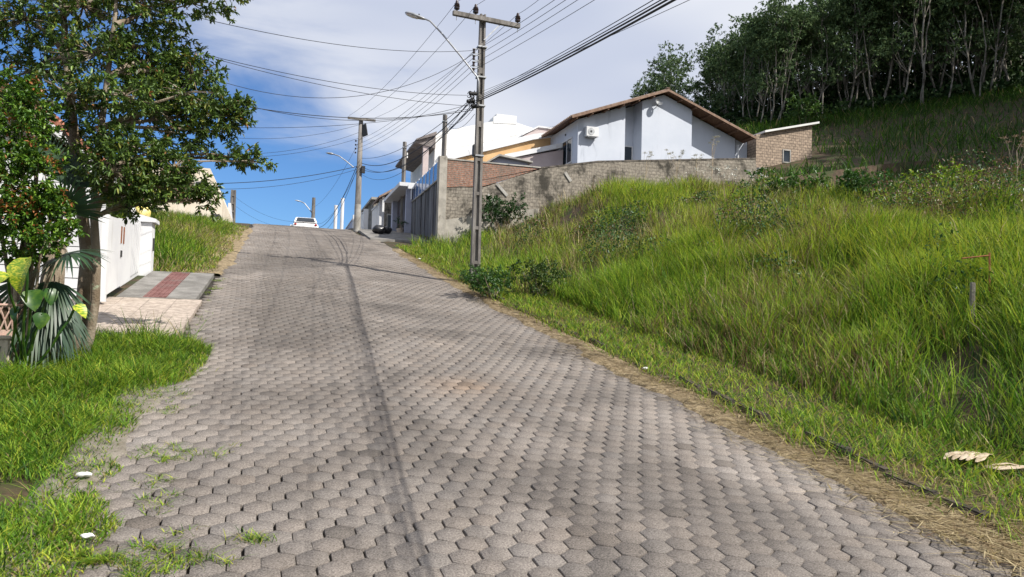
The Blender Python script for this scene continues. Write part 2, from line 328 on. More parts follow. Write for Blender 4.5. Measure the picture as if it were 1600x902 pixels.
# hexagonal pavers: one road surface
A=.117; pw=A*math.sqrt(3); ph=A*1.5; _ra=math.radians(3)
PX=[];PY=[]
for k in range(int(76/ph)):
    x=-5.5+(pw/2 if k%2 else 0); n=int(13/pw); PX+=list(x+pw*np.arange(n)); PY+=[-9+k*ph]*n
PX=np.array(PX);PY=np.array(PY)
_cy=PY-20; _cx=PX-1.5; PX,PY=1.5+_cx*math.cos(_ra)-_cy*math.sin(_ra),20+_cx*math.sin(_ra)+_cy*math.cos(_ra)
PX=PX+.14*(vnoise(PX,PY,3.1,15)-.5); PY=PY+.16*(vnoise(PX,PY,2.7,16)-.5)
_k=(PX>-2.2)&(PX<5.2)&(PY>-6)&(PY<62); PX=PX[_k];PY=PY[_k]
lim=ROADL-.12+.28*(vnoise(PX,PY,1.3,5)-.5)+.1*(vnoise(PX,PY,.4,6)-.5)
lim=np.where((PY>11)&(PY<20),-1.35,lim)
keep=(PX>lim)&(PX<roadR(PY)+.05+.16*(vnoise(PY,PX,.9,7)-.5)); PX=PX[keep];PY=PY[keep]; n=len(PX)
wob=.02*(vnoise(PX,PY,2.2,8)-.5); PX=PX+wob+RNG.normal(0,.0035,n); PY=PY+RNG.normal(0,.0035,n)
gap=RNG.uniform(.001,.003,n); gx=RNG.uniform(.002,.0065,n); th=np.radians(60*np.arange(6)+33); rot=RNG.normal(0,.014,n)
tx=RNG.normal(0,.006,n); ty=RNG.normal(0,.006,n); dz=RNG.normal(0,.0018,n)-.03*np.exp(-(((PX-.0)/1.1)**2))*0
und=.05*(vnoise(PX,PY,2.6,12)-.5)+.03*(vnoise(PX,PY,1.1,13)-.5)
def ring(r,zoff):
    ang=th[None,:]+rot[:,None]; x=np.cos(ang)*r[:,None]*(1-gx/(.866*A))[:,None]; y=np.sin(ang)*r[:,None]
    X=PX[:,None]+x; Y=PY[:,None]+y
    return np.stack([X,Y,zr(Y)+zoff+dz[:,None]+tx[:,None]*x+ty[:,None]*y+.05*(vnoise(X,Y,2.6,12)-.5)+.03*(vnoise(X,Y,1.1,13)-.5)],-1)
R=A-gap
V=np.concatenate([ring(R,-.045),ring(R,-.0035),ring(R-.0035,0.0)],1)   # n,18,3
base=(np.arange(n)*18)[:,None]
fq=[]
for lv in (0,6):
    for j in range(6): fq.append(np.stack([base[:,0]+lv+j,base[:,0]+lv+(j+1)%6,base[:,0]+lv+6+(j+1)%6,base[:,0]+lv+6+j],-1))
for q in ((12,13,14,15),(12,15,16,17)): fq.append(base+np.array(q)[None,:])
val=.94+.07*RNG.random(n)+.15*(vnoise(PX,PY,1.6,3)-.5)
val*=1-.22*sstep(.3,.8,vnoise(PX,PY,3.2,4))*(PX<1.6)
val*=np.where((PX<-.35)&(PY>10)&(PY<21),1.22,1)
val*=1+.22*np.exp(-((PX+1.1)/.35)**2)+.12*np.exp(-((PX-4.3)/.5)**2)
hue=RNG.normal(0,.009,n)
_q=RNG.random(n); val*=np.where(_q<.03,.72,np.where(_q<.05,1.18,1)); dz-=np.where(RNG.random(n)<.02,.012,0)*(PX>0)
pc=np.stack([val*(1.0+hue),val,val*(1.0-hue)],-1)
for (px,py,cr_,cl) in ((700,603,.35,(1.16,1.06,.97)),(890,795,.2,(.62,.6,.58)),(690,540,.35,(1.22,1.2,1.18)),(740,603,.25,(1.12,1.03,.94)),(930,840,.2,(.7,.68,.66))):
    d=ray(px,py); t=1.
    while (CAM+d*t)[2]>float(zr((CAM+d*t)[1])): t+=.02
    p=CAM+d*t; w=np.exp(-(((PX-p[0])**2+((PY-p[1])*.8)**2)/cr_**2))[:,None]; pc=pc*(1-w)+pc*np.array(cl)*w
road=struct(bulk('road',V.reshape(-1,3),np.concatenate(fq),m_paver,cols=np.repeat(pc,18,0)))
# left pavement
def strip(name,u0,u1,s0,s1,dz,m,thick=.1,step=.5):
    n=max(2,int((s1-s0)/step)+1); S=np.linspace(s0,s1,n); v=[];f=[]
    for i,s in enumerate(S):
        z=float(zr(s))+dz; v+=[(u0,s,z-thick),(u0,s,z),(u1,s,z),(u1,s,z-thick)]
        if i:
            b=4*(i-1)
            for j in range(4): f.append((b+j,b+(j+1)%4,b+4+(j+1)%4,b+4+j))
    f.append((0,1,2,3)); e=4*(n-1); f.append((e+3,e+2,e+1,e)); o=MB().add(v,f); return o.build(name,m)
struct(strip('pavement',-5.2,-1.38,11.55,15.35,.055,m_pinktile,.3))
p2=struct(strip('pavement_slab',-2.86,-1.5,15.36,19.35,.065,m_slab,.3))
tp=strip('tactile_strip',-2.42,-2.02,15.4,19.3,.071,m_red,.02); struct(tp)
for k in range(5):
    r=strip('tactile_rib',-2.40+k*.085,-2.365+k*.085,15.45,19.25,.081,m_red,.01); r.parent=tp
struct(strip('sidewalk',3.75,6.44,33.2,70,.10,m_slab,.4))
# trodden straw strip and dusty edges lying over the ragged sides of the paving
def ragged(name,u0f,u1f,s0,s1,m,dz):
    S=np.arange(s0,s1,.09); v=[];f=[]; K=7
    for i,s_ in enumerate(S):
        a_,b_=u0f(s_),u1f(s_)
        for k in range(K):
            t=k/(K-1); u_=a_+(b_-a_)*t; z=max(float(zr(s_)),gz(u_,s_))+dz*(0.0 if k in (0,K-1) else 1)*(.6+.8*float(vnoise(u_,s_,.15,97)))+.05*(float(vnoise(u_,s_,2.6,12))-.5)+.03*(float(vnoise(u_,s_,1.1,13))-.5)-(.03 if k in (0,K-1) else 0)
            v.append((u_,s_,z))
        if i:
            for k in range(K-1): q=(i-1)*K+k; f.append((q,q+1,q+K+1,q+K))
    o=MB().add(v,f).build(name,m,smooth=True); return struct(o)
vn1=lambda s_,sc,sd:float(vnoise(s_,0*s_+3.3,sc,sd))-.5
ragged('straw_strip',lambda s_:float(roadR(s_))-.12+.3*vn1(s_,.8,91)+.16*vn1(s_,.25,92)+.12*vn1(s_,2.5,93),lambda s_:float(roadR(s_))+.42,2.2,29.5,m_strawbed,.022)
ragged('dusty_edge',lambda s_:-1.62,lambda s_:-1.22+.25*vn1(s_,.9,94)+.3*vn1(s_,.25,95)+.15*float(sstep(7.5,10.5,s_)),3.2,11.5,m_dust,.016)
ragged('dry_verge_edge',lambda s_:-2.0,lambda s_:-1.2+.4*vn1(s_,.9,94)+.2*vn1(s_,.3,95),19.6,36,m_strawbed,.02)
# kerb stones along the right verge
kk=MB(); 
kroot=thing('kerb','dark broken kerb stones in a crooked row between road and mown verge','kerb',(5.2,12,gz(5.2,12)))
s=2.5; i=0
while s<26:
    L=random.uniform(.35,.85)
    if random.random()<.7:
        mb=MB(); u=float(roadR(s))+.48+random.uniform(-.06,.06); w=random.uniform(.045,.075); a=random.uniform(-.07,.07)
        z0=float(zr(s))-.1; z1=float(zr(s+L))-.1; h=random.uniform(.13,.20)
        mb.add([(u-w,s,z0),(u+w,s,z0),(u+w+a,s+L,z1),(u-w+a,s+L,z1),(u-w,s,z0+h),(u+w*.7,s,z0+h+.01),(u+w+a,s+L,z1+h-.02),(u-w*.6+a,s+L,z1+h)],
          [(3,2,1,0),(4,5,6,7),(0,1,5,4),(1,2,6,5),(2,3,7,6),(3,0,4,7)])
        shift(mb,kroot.location); mb.build('kerb_stone',m_kerb,kroot,bevel=.015)
    s+=L+random.uniform(.01,.08)
# ================================================================ RIGHT: cross wall
WY=31.6
cw=thing('boundary_wall','long weathered block wall with sloping mouldy top crossing the hillside above the tall grass','wall',(14,WY,gz(14,WY-.2)))
def P(o,mb,name,m,**k): return shift(mb,o.location).build(name,m,o,**k)
mb=MB(); low=3.5
mb.prism([(6.75,low),(6.75,7.75),(8.4,7.9),(9.7,8.42),(11.1,8.95),(13.85,9.5),(22.3,10.42),(22.5,9.2),(22.5,7)][::-1],'y',WY,WY+.2)
P(cw,mb,'wall',m_stone)
mb=MB(); mb.prism([(6.75,low),(6.75,6.35),(8.6,6.75),(11,7.15),(11,low)],'y',WY-.03,WY-.002); P(cw,mb,'footing',m_plastersp)
mb=MB(); mb.prism([(11.05,8.955),(13.85,9.505),(22.3,10.425),(22.3,10.50),(13.85,9.58),(11.05,9.03)],'y',WY-.015,WY+.215); P(cw,mb,'coping',m_mould)
mb=MB()
for (a_,b_) in (((8.6,7.6),(9.1,6.9)),((8.8,6.95),(9.15,6.55)),((9.0,8.1),(9.5,7.6)),((12.2,8.9),(12.5,8.5))):
    mb.beam((a_[0],WY-.02,a_[1]),(b_[0],WY-.02,b_[1]),.05,.13)
P(cw,mb,'mortar_patch',m_conc)
bw=thing('brick_wall','red brick wall between concrete corner pillar and the lower block wall','wall',(8.8,WY,7.8))
mb=MB(); mb.prism([(6.76,7.78),(6.76,9.02),(11.04,8.93),(11.04,8.97),(9.7,8.44),(8.4,7.95)],'y',WY+.012,WY+.17); P(bw,mb,'wall',m_brick)
mb=MB(); mb.box(6.76,11.04,WY-.02,WY+.2,8.985,9.04); P(bw,mb,'coping',m_conc)
rw=thing('retaining_wall','tall fluted concrete retaining wall streaked with black mould facing the street','retaining wall',(6.5,35,float(zr(35))))
mb=MB(); mb.box(6.38,6.74,WY-.08,WY+.30,4.3,9.1); P(rw,mb,'corner_pillar',m_plastersp,bevel=.02)
mb=MB()
s=WY+.31
while s<38.9:
    p=random.random()<.5; mb.box(6.5 if p else 6.54,6.72,s,min(s+.335,39),4.8,8.15+.0*s); s+=.34
P(rw,mb,'wall_panel',m_flute)
mb=MB(); mb.box(6.46,6.76,WY+.31,39,8.15,8.22); P(rw,mb,'coping',m_conc)
gr=thing('glass_railing','blue glass railing with white posts along the top of the retaining wall','railing',(6.6,35,8.22))
for k in range(8):
    s0=WY+.34+k*.93
    mb=MB(); mb.box(6.585,6.597,s0+.05,s0+.9,8.26,9.12); P(gr,mb,'glass_pane',m_blueg)
for k in range(9):
    s0=WY+.34+k*.93
    mb=MB(); mb.box(6.56,6.62,s0-.03,s0+.03,8.22,9.16); P(gr,mb,'post',m_white)
# garage entrance
gg=thing('garage_entrance','lilac garage front with brown door under a projecting white slab','garage',(6.5,42,float(zr(42))))
mb=MB(); mb.box(6.2,6.5,39.02,39.3,5.9,8.93); mb.box(6.2,6.5,43.9,44.5,6.2,8.93); mb.box(6.55,9.5,39.02,44.5,5.9,8.93); P(gg,mb,'wall',m_lilac)
mb=MB(); mb.box(5.75,9.6,38.6,44.7,8.93,9.13); P(gg,mb,'roof_slab',m_white,bevel=.01)
mb=MB()
for k in range(14): mb.box(6.46+(.02 if k%2 else 0),6.53,39.32+k*.327,39.32+k*.327+.32,6.3,8.9)
P(gg,mb,'door',m_door)
mb=MB(); mb.box(6.15,6.45,38.2,38.35,8.75,8.95); mb.box(6.3,6.36,38.24,38.3,8.2,8.75); P(gg,mb,'wall_lamp',m_white)
# small tiled canopy
cn=thing('tiled_canopy','small dark tiled canopy on a white post beside the garage slab','canopy',(6.6,46,float(zr(46))))
mb=MB(); mb.prism([(5.5,9.35),(6.7,10.1),(7.9,9.5),(7.9,9.38),(6.7,9.96),(5.5,9.23)],'y',44.9,48.2); P(cn,mb,'roof',m_rooft)
mb=MB(); mb.box(5.75,5.87,45.2,45.32,7.2,9.36); mb.box(7.0,7.15,45.2,45.32,7.2,9.8); P(cn,mb,'post',m_white)
# white front walls going up the street
def fwall(label,s0,s1,u,h0,h1,m,name='front_wall',extra=None):
    t=thing(name,label,'wall',(u,(s0+s1)/2,float(zr((s0+s1)/2))))
    mb=MB(); z0=float(zr(s0)); z1=float(zr(s1)); mb.prism([(s0,z0-.3),(s1,z1-.3),(s1,z1+h1),(s0,z0+h0)],'x',u,u+.18); P(t,mb,'wall',m)
    mb=MB(); mb.prism([(s0-.05,z0+h0),(s1+.05,z1+h1),(s1+.05,z1+h1+.08),(s0-.05,z0+h0+.08)],'x',u-.05,u+.23); P(t,mb,'coping',m_white)
    mb=MB(); mb.box(u-.06,u+.24,s0-.12,s0+.18,z0-.3,z0+h0+.25); P(t,mb,'pillar',m_white,bevel=.01)
    return t
fwall('white plastered front wall with pillar just beyond the tiled canopy',46.2,50.4,5.75,1.9,1.9,m_whitewall)
fwall('low white front wall beyond the pillar, in front of the grey block house',50.8,55,5.3,1.8,2.2,m_whitewall)
fwall('farthest pale grey front wall at the top of the street beside the round pole',55.4,62,5.0,2.0,2.2,m_lilac)
gb=thing('block_house','unfinished grey block house with flat roof at the top of the street','house',(9,60,float(zr(60))))
mb=MB(); mb.box(6.6,12,57,66,6.2,11.0); P(gb,mb,'wall',m_stone)
mb=MB(); mb.box(6.4,12.2,56.8,66.2,11.0,11.18); P(gb,mb,'roof_slab',m_conc)
g=P(gb,MB().box(7.6,8.8,56.95,57.1,8.9,10),'window',m_conc); P(gb,MB().box(7.7,8.7,56.92,56.945,9,9.9),'pane',m_glass)
# ---- pale blue gable house
HS=39.0
hz=10.2
ho=thing('gabled_house','pale blue single storey house with wide gable roof and wall mounted air conditioner','house',(20,HS,hz))
def poly(a): return a
zc=13.45   # wall height under eaves
def rz(u): return 15.62-.372*abs(u-21.08)
for (u0,u1,sy) in ((15.8,18.72,HS),(18.72,19.68,HS+.9),(19.68,22.95,HS-.22),(22.95,26.3,HS+.35)):
    pts=[(u0,8.5),(u1,8.5),(u1,rz(u1)-.05)]+([(21.08,rz(21.08)-.05)] if u0<21.08<u1 else [])+[(u0,rz(u0)-.05)]
    P(ho,MB().prism(pts,'y',sy,HS+1.1 if sy>HS+.5 else HS+1.0),'gable_wall',m_bluewall)
P(ho,MB().box(15.8,16.0,HS+1.0,46,8.5,rz(15.8)-.05),'side_wall',m_bluewall)
P(ho,MB().box(26.1,26.3,HS+1.0,46,8.5,rz(26.3)-.05),'side_wall',m_bluewall)
P(ho,MB().prism([(16,8.5),(26.1,8.5),(26.1,rz(26.1)-.1),(21.08,15.5),(16,rz(16)-.1)],'y',45.8,46),'back_wall',m_bluewall)
ro=HS-.75
for sg in (-1,1):
    ue=21.08+sg*5.95
    a0=(21.08,rz(21.08)); a1=(ue,rz(ue))
    roof=P(ho,MB().prism([(a0[0],a0[1]+.10),(a1[0],a1[1]+.10),(a1[0],a1[1]+.15),(a0[0],a0[1]+.15)],'y',ro,46.6),'roof',m_rooft)
    # tile rolls
    mb=MB(); k=ro+.1
    while k<46.5:
        mb.tube([(a0[0],k,a0[1]+.15),(a1[0]+sg*.05,k,a1[1]+.15)],.045,6); k+=.23
    t=shift(mb,ho.location).build('tile_rolls',m_rooft); t.parent=roof
    t=shift(MB().prism([(a0[0],a0[1]+.0),(a1[0],a1[1]+.0),(a1[0],a1[1]+.096),(a0[0],a0[1]+.096)],'y',ro-.03,ro-.004),ho.location).build('rake_board',m_fascia); t.parent=roof
    P(ho,MB().prism([(a0[0],a0[1]+.05),(a1[0],a1[1]+.05),(a1[0],a1[1]+.097),(a0[0],a0[1]+.097)],'y',ro,46.6),'soffit',m_wood)
    for k in range(6):
        u=21.08+sg*(.9+k*.95); P(ho,MB().box(u-.045,u+.045,ro+.02,HS+.3,rz(u)-.09,rz(u)+.02),'rafter',m_wood)
P(ho,MB().box(20.95,21.21,ro,46.6,rz(21.08)+.12,rz(21.08)+.25),'ridge_cap',m_rooft,bevel=.05)
def win(parent,plane,c0,a0,a1,z0,z1,fm=m_white,bars=1,out=-1):
    """framed window on a wall. plane 'x' or 'y'; c0 = wall coordinate; out = direction it faces"""
    def B(a,b,d0,d1,z,zz):
        lo,hi=sorted((c0+out*d0,c0+out*d1))
        return (lo,hi,a,b,z,zz) if plane=='x' else (a,b,lo,hi,z,zz)
    mb=MB(); t=.07
    for bb in (B(a0-t,a0,0.0,.05,z0-t,z1+t),B(a1,a1+t,0,.05,z0-t,z1+t),B(a0,a1,0,.05,z1,z1+t),B(a0,a1,0,.07,z0-t,z0)): mb.box(*bb)
    for k in range(bars):
        x=a0+(a1-a0)*(k+1)/(bars+1); mb.box(*B(x-.025,x+.025,.004,.035,z0,z1))
    w=shift(mb,parent.location).build('window',fm,parent)
    g=shift(MB().box(*B(a0,a1,.003,.012,z0,z1)),parent.location).build('pane',m_glass); g.parent=w
    return w
def rect_on_x(p0,p1,x0):
    a=onx(*p0,x0); b=onx(*p1,x0); return min(a[1],b[1]),max(a[1],b[1]),min(a[2],b[2]),max(a[2],b[2])
for (xa,xb,yt,yb) in ((879,894,216,252),(852,864,236,262)):
    q0=onx(xb,yt,15.8); q1=onx(xa,(yt+yb)/2,15.8); zt=q0[2]; zb=onx(xb,yb,15.8)[2]
    win(ho,'x',15.8,q0[1],q1[1],zb,zt,bars=1)
w0=ony(984,233,HS+.9); w1=ony(998,250,HS+.9); win(ho,'y',HS+.9,19.1,19.6,w1[2]-.6,w0[2]+.1,bars=0)
P(ho,MB().tube([(15.795,40.9,13.15),(15.76,40.9,13.15)],.07,10),'vent',m_dark)
P(ho,MB().tube([(26.42,HS+.2,8.8),(26.42,HS+.2,13.2)],.05,8),'downpipe',m_white)
ac0=ony(917,197,HS-.36); ac=thing('air_conditioner','white air conditioner unit bracketed high on the pale blue gable wall','air conditioner',(ac0[0]+.3,HS,ac0[2]-.5))
P(ac,MB().box(ac0[0]-.02,ac0[0]+.74,HS-.37,HS-.08,ac0[2]-.56,ac0[2]),'casing',m_white,bevel=.02)
P(ac,MB().tube([(ac0[0]+.27,HS-.385,ac0[2]-.28),(ac0[0]+.27,HS-.372,ac0[2]-.28)],.2,20),'fan_grille',m_galv)
P(ac,MB().tube([(ac0[0]+.27,HS-.40,ac0[2]-.28),(ac0[0]+.27,HS-.386,ac0[2]-.28)],.06,12),'fan_hub',m_dark)
for x in (.1,.6): P(ac,MB().box(ac0[0]+x,ac0[0]+x+.03,HS-.36,HS-.005,ac0[2]-.6,ac0[2]-.565),'bracket',m_galv)
sd_=thing('satellite_dish','small dark satellite dish under the ridge of the pale blue gable','satellite dish',(20.6,HS-.3,14.9))
P(sd_,MB().tube([(20.55,HS-.62,14.98),(20.55,HS-.55,14.95),(20.55,HS-.5,14.9)],[.22,.14,.03],14,cap=False),'dish',m_galv); P(sd_,MB().tube([(20.55,HS-.5,14.9),(20.6,HS-.24,14.8)],.02,6),'arm',m_dark)
# annex
an=thing('block_shed','raw ceramic block lean-to shed with white sloping roof edge and one small window','shed',(29.3,HS,10.5))
P(an,MB().prism([(27.35,8.5),(31.4,8.5),(31.4,14.85),(27.35,13.85)],'y',HS-.3,43),'wall',m_block)
P(an,MB().prism([(27.8,13.97),(31.75,14.94),(31.75,15.06),(27.8,14.09)],'y',HS-.55,43.4),'roof',m_whitewall)
P(an,MB().box(26.5,27.33,HS+.6,42,8.5,13.75),'link_wall',m_bluewall)
win(an,'y',HS-.3,29.3,29.75,12.35,13.05,fm=m_conc,bars=0)
win(an,'y',HS+.6,26.65,27.2,11.9,12.5,bars=0)
P(an,MB().box(27.3,28.6,HS-.7,HS-.31,11.6,11.75),'ledge',m_conc)
# white neighbour house
WS=46.0
wh=thing('white_house','large white rendered house with stained wall, roof tank box and overhanging soffit','house',(12,WS,8.5))
pts=[(9.0,8.5),(17,8.5),(17,14.3),(16.3,14.6),(15,14.85),(14.3,15.0),(12.7,14.9),(10.7,14.3),(9.0,13.75)]
P(wh,MB().prism(pts,'y',WS,WS+9),'wall',m_whitewall)
P(wh,MB().prism([(12.75,14.8),(14.3,14.9),(14.3,15.42),(12.95,15.42),(12.95,15.3),(12.75,15.2)],'y',WS-.03,WS+1.8),'tank_box',m_whitewall)
P(wh,MB().prism([(7.75,13.1),(9.0,13.55),(9.0,13.78),(7.75,13.2)],'y',WS-.4,WS+8),'eave',m_soffit)
P(wh,MB().prism([(7.7,13.0),(8.99,12.75),(8.99,13.5),(7.7,13.1)],'y',WS-.2,WS+8),'soffit',m_soffit)
P(wh,MB().box(8.25,8.6,WS-.1,WS+.25,8.5,12.95),'pillar',m_pink)
P(wh,MB().tube([(9.35,WS-.25,12.3),(9.35,WS-.002,12.3)],.1,10),'wall_light',m_white)
oh=thing('ochre_house','ochre house with long white sloping parapet standing before the large white house','house',(13.5,43.5,8.5))
a_=ony(700,247,43.5); b_=ony(832,213,43.5); 
P(oh,MB().prism([(a_[0],8.5),(b_[0]+1.5,8.5),(b_[0]+1.5,b_[2]+.1),(b_[0],b_[2]-.25),(a_[0],a_[2]-.2)],'y',43.5,45.9),'wall',m_orange)
P(oh,MB().prism([(a_[0]-.1,a_[2]-.2),(b_[0],b_[2]-.25),(b_[0]+1.5,b_[2]+.1),(b_[0]+1.5,b_[2]+.42),(b_[0],b_[2]+.1),(a_[0]-.1,a_[2]+.12)],'y',43.3,45.85),'parapet',m_white)
c_=ony(817,213,45); e_=ony(840,200,45)
P(oh,MB().prism([(c_[0],c_[2]-1),(c_[0]+4,c_[2]-1),(c_[0]+4,e_[2]-.1),(e_[0],e_[2]),(c_[0],c_[2])],'y',44.9,46.0),'upper_room',m_pink)
P(oh,MB().prism([(c_[0]-.1,c_[2]),(e_[0],e_[2]),(c_[0]+4,e_[2]-.1),(c_[0]+4,e_[2]),(e_[0],e_[2]+.1),(c_[0]-.1,c_[2]+.08)],'y',44.8,46.1),'upper_roof',m_white)
pk=thing('pink_house','dusty pink house with white flat roof edge tucked against the pale blue house','house',(13.4,41,8.5))
a_=ony(803,247,41.0); b_=ony(846,228,41.0)
P(pk,MB().prism([(a_[0],8.5),(15.7,8.5),(15.7,b_[2]-.1),(a_[0],a_[2])],'y',41,43),'wall',m_pink)
P(pk,MB().prism([(a_[0]-.6,a_[2]-.15),(15.6,b_[2]+.0),(15.6,b_[2]+.28),(a_[0]-.6,a_[2]+.13)],'y',40.85,43.1),'roof_edge',m_white)
win(pk,'y',41.0,a_[0]+.7,a_[0]+1.25,9.3,10.35,fm=m_white,bars=0)
gs=thing('grey_gable_hut','small grey gabled hut roof showing above the brick wall','hut',(11,39,8.5))
a_=ony(778,243,38.5); l_=ony(757,255,38.5)
P(gs,MB().prism([(l_[0]-.3,8.3),(a_[0]+1.7,8.3),(a_[0]+1.7,a_[2]-.25),(a_[0],a_[2]-.1),(l_[0]-.3,l_[2]-.4)],'y',38.5,40.5),'wall',m_lilac)
P(gs,MB().prism([(l_[0]-.6,l_[2]-.5),(a_[0],a_[2]-.08),(a_[0]+1.9,a_[2]-.28),(a_[0]+1.9,a_[2]-.2),(a_[0],a_[2]+.02),(l_[0]-.6,l_[2]-.4)],'y',38.2,40.6),'roof',m_conc)
# ================================================================ LEFT
gt=thing('gate_panel','plain white metal gate panel with two rusty fittings beside the pink driveway','gate',(-2.9,15.6,float(zr(15.6))+.15))
def zg(s,h): return float(zr(s))+h
P(gt,MB().prism([(14.55,zg(14.55,.2)),(16.75,zg(16.75,.2)),(16.75,zg(16.75,1.33)),(16.1,zg(16.1,1.42)),(14.55,zg(14.55,1.60))],'x',-2.93,-2.88),'panel',m_white)
for s_,z_ in ((15.62,1.15),(15.85,1.12)): P(gt,MB().box(-2.877,-2.865,s_,s_+.06,zg(s_,z_-.12),zg(s_,z_+.2)),'rusty_plate',m_rust)
P(gt,MB().box(-2.877,-2.862,15.65,15.75,zg(15.6,.78),zg(15.6,.9)),'lock',m_dark)
P(gt,MB().box(-2.99,-2.86,14.45,14.55,zg(14.5,.1),zg(14.5,1.62)),'post',m_white)
lw=thing('white_gate','white painted pedestrian gate and wall set back beside the grey pavement slab','gate',(-3.1,18,float(zr(18))))
P(lw,MB().prism([(16.78,zg(16.8,.0)),(19.0,zg(19,.0)),(19.0,zg(19,1.25)),(16.78,zg(16.8,1.42))],'x',-3.25,-3.1),'wall',m_white)
for k in range(9): P(lw,MB().prism([(16.82+k*.24,zg(16.82+k*.24,.1)),(17.02+k*.24,zg(17.02+k*.24,.1)),(17.02+k*.24,zg(17.02+k*.24,1.2)),(16.82+k*.24,zg(16.82+k*.24,1.22))],'x',-3.097,-3.08),'board',m_white)
P(lw,MB().box(-3.3,-2.86,19.02,19.45,2.6,zg(19.2,1.2)),'pillar',m_white,bevel=.01)
P(lw,MB().prism([(-3.4,zg(19.2,1.2)),(-2.78,zg(19.2,1.2)),(-2.78,zg(19.2,1.28)),(-3.1,zg(19.2,1.36)),(-3.4,zg(19.2,1.28))],'y',18.95,19.52),'pillar_cap',m_white)
P(lw,MB().tube([(-2.84,19.2,zg(19.2,.55)),(-2.84,19.2,zg(19.2,.85))],.02,6),'handle',m_dark)
yb=thing('shopping_bag','yellow and white shopping bag lying on top of the white gate pillar','bag',(-3.1,19.2,zg(19.2,1.33)))
def lump(r,n=10,seed=0,sz=(1,1,1)):
    rg=random.Random(seed); mb=MB(); v=[];f=[]
    for i in range(n+1):
        th_=math.pi*i/n
        for j in range(n*2):
            ph=math.pi*j/n; q=r*(1+.22*math.sin(3*ph+seed)*math.sin(2*th_)+rg.uniform(-.09,.09))
            v.append((q*math.sin(th_)*math.cos(ph)*sz[0],q*math.sin(th_)*math.sin(ph)*sz[1],q*math.cos(th_)*sz[2]))
    for i in range(n):
        for j in range(n*2): f.append((i*2*n+j,i*2*n+(j+1)%(2*n),(i+1)*2*n+(j+1)%(2*n),(i+1)*2*n+j))
    return mb.add(v,f)
lump(.16,6,3,(1,1,.8)).build('bag_body',m_yellow,yb,smooth=True).location=(0,0,.12)
lump(.12,6,5,(1,1,.8)).build('bag_handle',m_plasticw,yb,smooth=True).location=(-.2,.0,.1)
# slatted white side wall behind the tree
sw=thing('slatted_wall','white horizontally boarded side wall behind the tree trunks','wall',(-5,14.4,float(zr(14.4))))
mb=MB()
for k in range(13): mb.box(-7.4,-2.97,14.38+(.0),14.46,zg(14.4,.15+k*.18),zg(14.4,.15+k*.18+.165))
P(sw,mb,'boards',m_white)
P(sw,MB().box(-7.4,-3.0,14.462,14.6,1.9,zg(14.4,2.45)),'wall',m_whitewall)
P(sw,MB().box(-3.0,-2.955,14.33,14.62,1.9,zg(14.4,2.1)),'corner_post',m_white)
# left house
lh=thing('red_roofed_house','white house with orange clay tile roof half hidden behind the leafy tree','house',(-8.5,20,3.2))
P(lh,MB().prism([(-12,2.5),(-5,2.5),(-5,5.75),(-8.4,7.5),(-12,5.75)],'y',16.2,26),'wall',m_whitewall)
for sg,ue in ((1,-4.3),(-1,-12.6)):
    a0=(-8.4,7.72); a1=(ue,7.72-.52*abs(ue+8.4))
    rf=P(lh,MB().prism([a0,a1,(a1[0],a1[1]+.14),(a0[0],a0[1]+.14)],'y',15.6,26.6),'roof',m_tile)
    mb=MB(); k=15.7
    while k<26.5: mb.tube([(a0[0],k,a0[1]+.15),(a1[0],k,a1[1]+.15)],.075,6); k+=.24
    t=shift(mb,lh.location).build('tile_rolls',m_tile); t.parent=rf
P(lh,MB().box(-4.36,-4.28,15.6,26.6,5.42,5.58),'gutter',m_white)
win(lh,'x',-5,18.6,20,3.9,5.0,out=1,bars=1); win(lh,'y',16.2,-7.5,-6.3,4.0,5.0,bars=1)
# beige building up the left
bb=thing('cream_building','cream rendered building with cut-off sloping corner at the top of the left verge','building',(-6,42,6.3))
P(bb,MB().prism([(-9.5,5),(-2.95,5),(-2.95,7.95),(-3.6,9.45),(-9.5,9.5)],'y',41,50),'wall',m_cream)
P(bb,MB().prism([(-5.9,7.6),(-4.4,7.6),(-4.4,8.75),(-4.9,9.35),(-5.9,9.38)],'y',40.96,40.99),'brick_patch',m_brick)
win(bb,'y',41,-4.25,-3.85,8.2,8.7,fm=m_conc,bars=0)
# near gatepost with planter
gp=thing('gatepost','peeling beige rendered gatepost at the left edge of the lawn','gatepost',(-3.05,9.05,gz(-3.05,9.05)))
gpx=at(-6,590,8.26); 
gp.location=(gpx[0],gpx[1],gz(gpx[0],gpx[1])-.05)
MB().box(-.32,.15,-.15,.3,0,.48).build('post',m_postc,gp,bevel=.012)
MB().box(-.34,.17,-.17,.32,.48,.52).build('cap',m_postc,gp,bevel=.01)
pt=thing('lattice_planter','pale clay planter with diamond lattice openings standing on the gatepost','planter',(gp.location[0]+.02,gp.location[1],gp.location[2]+.522))
MB().tube([(0,0,0),(0,0,.06)],[.13,.14],16).build('base',m_pot,pt)
mb=MB()
for k in range(14):
    t0=2*math.pi*k/14
    for sg in (-1,1):
        pts=[((.14+.05*q)*math.cos(t0+sg*q*.55),(.14+.05*q)*math.sin(t0+sg*q*.55),.06+.26*q) for q in (0,.33,.66,1)]
        mb.tube(pts,.009,5)
mb.build('lattice',m_pot,pt)
mb=MB(); mb.tube([(.195*math.cos(a),.195*math.sin(a),.33) for a in np.linspace(0,2*math.pi,19)],.016,6); mb.build('rim',m_pot,pt)
MB().tube([(0,0,.06),(0,0,.30)],[.125,.17],14).build('soil',m_soil,pt)
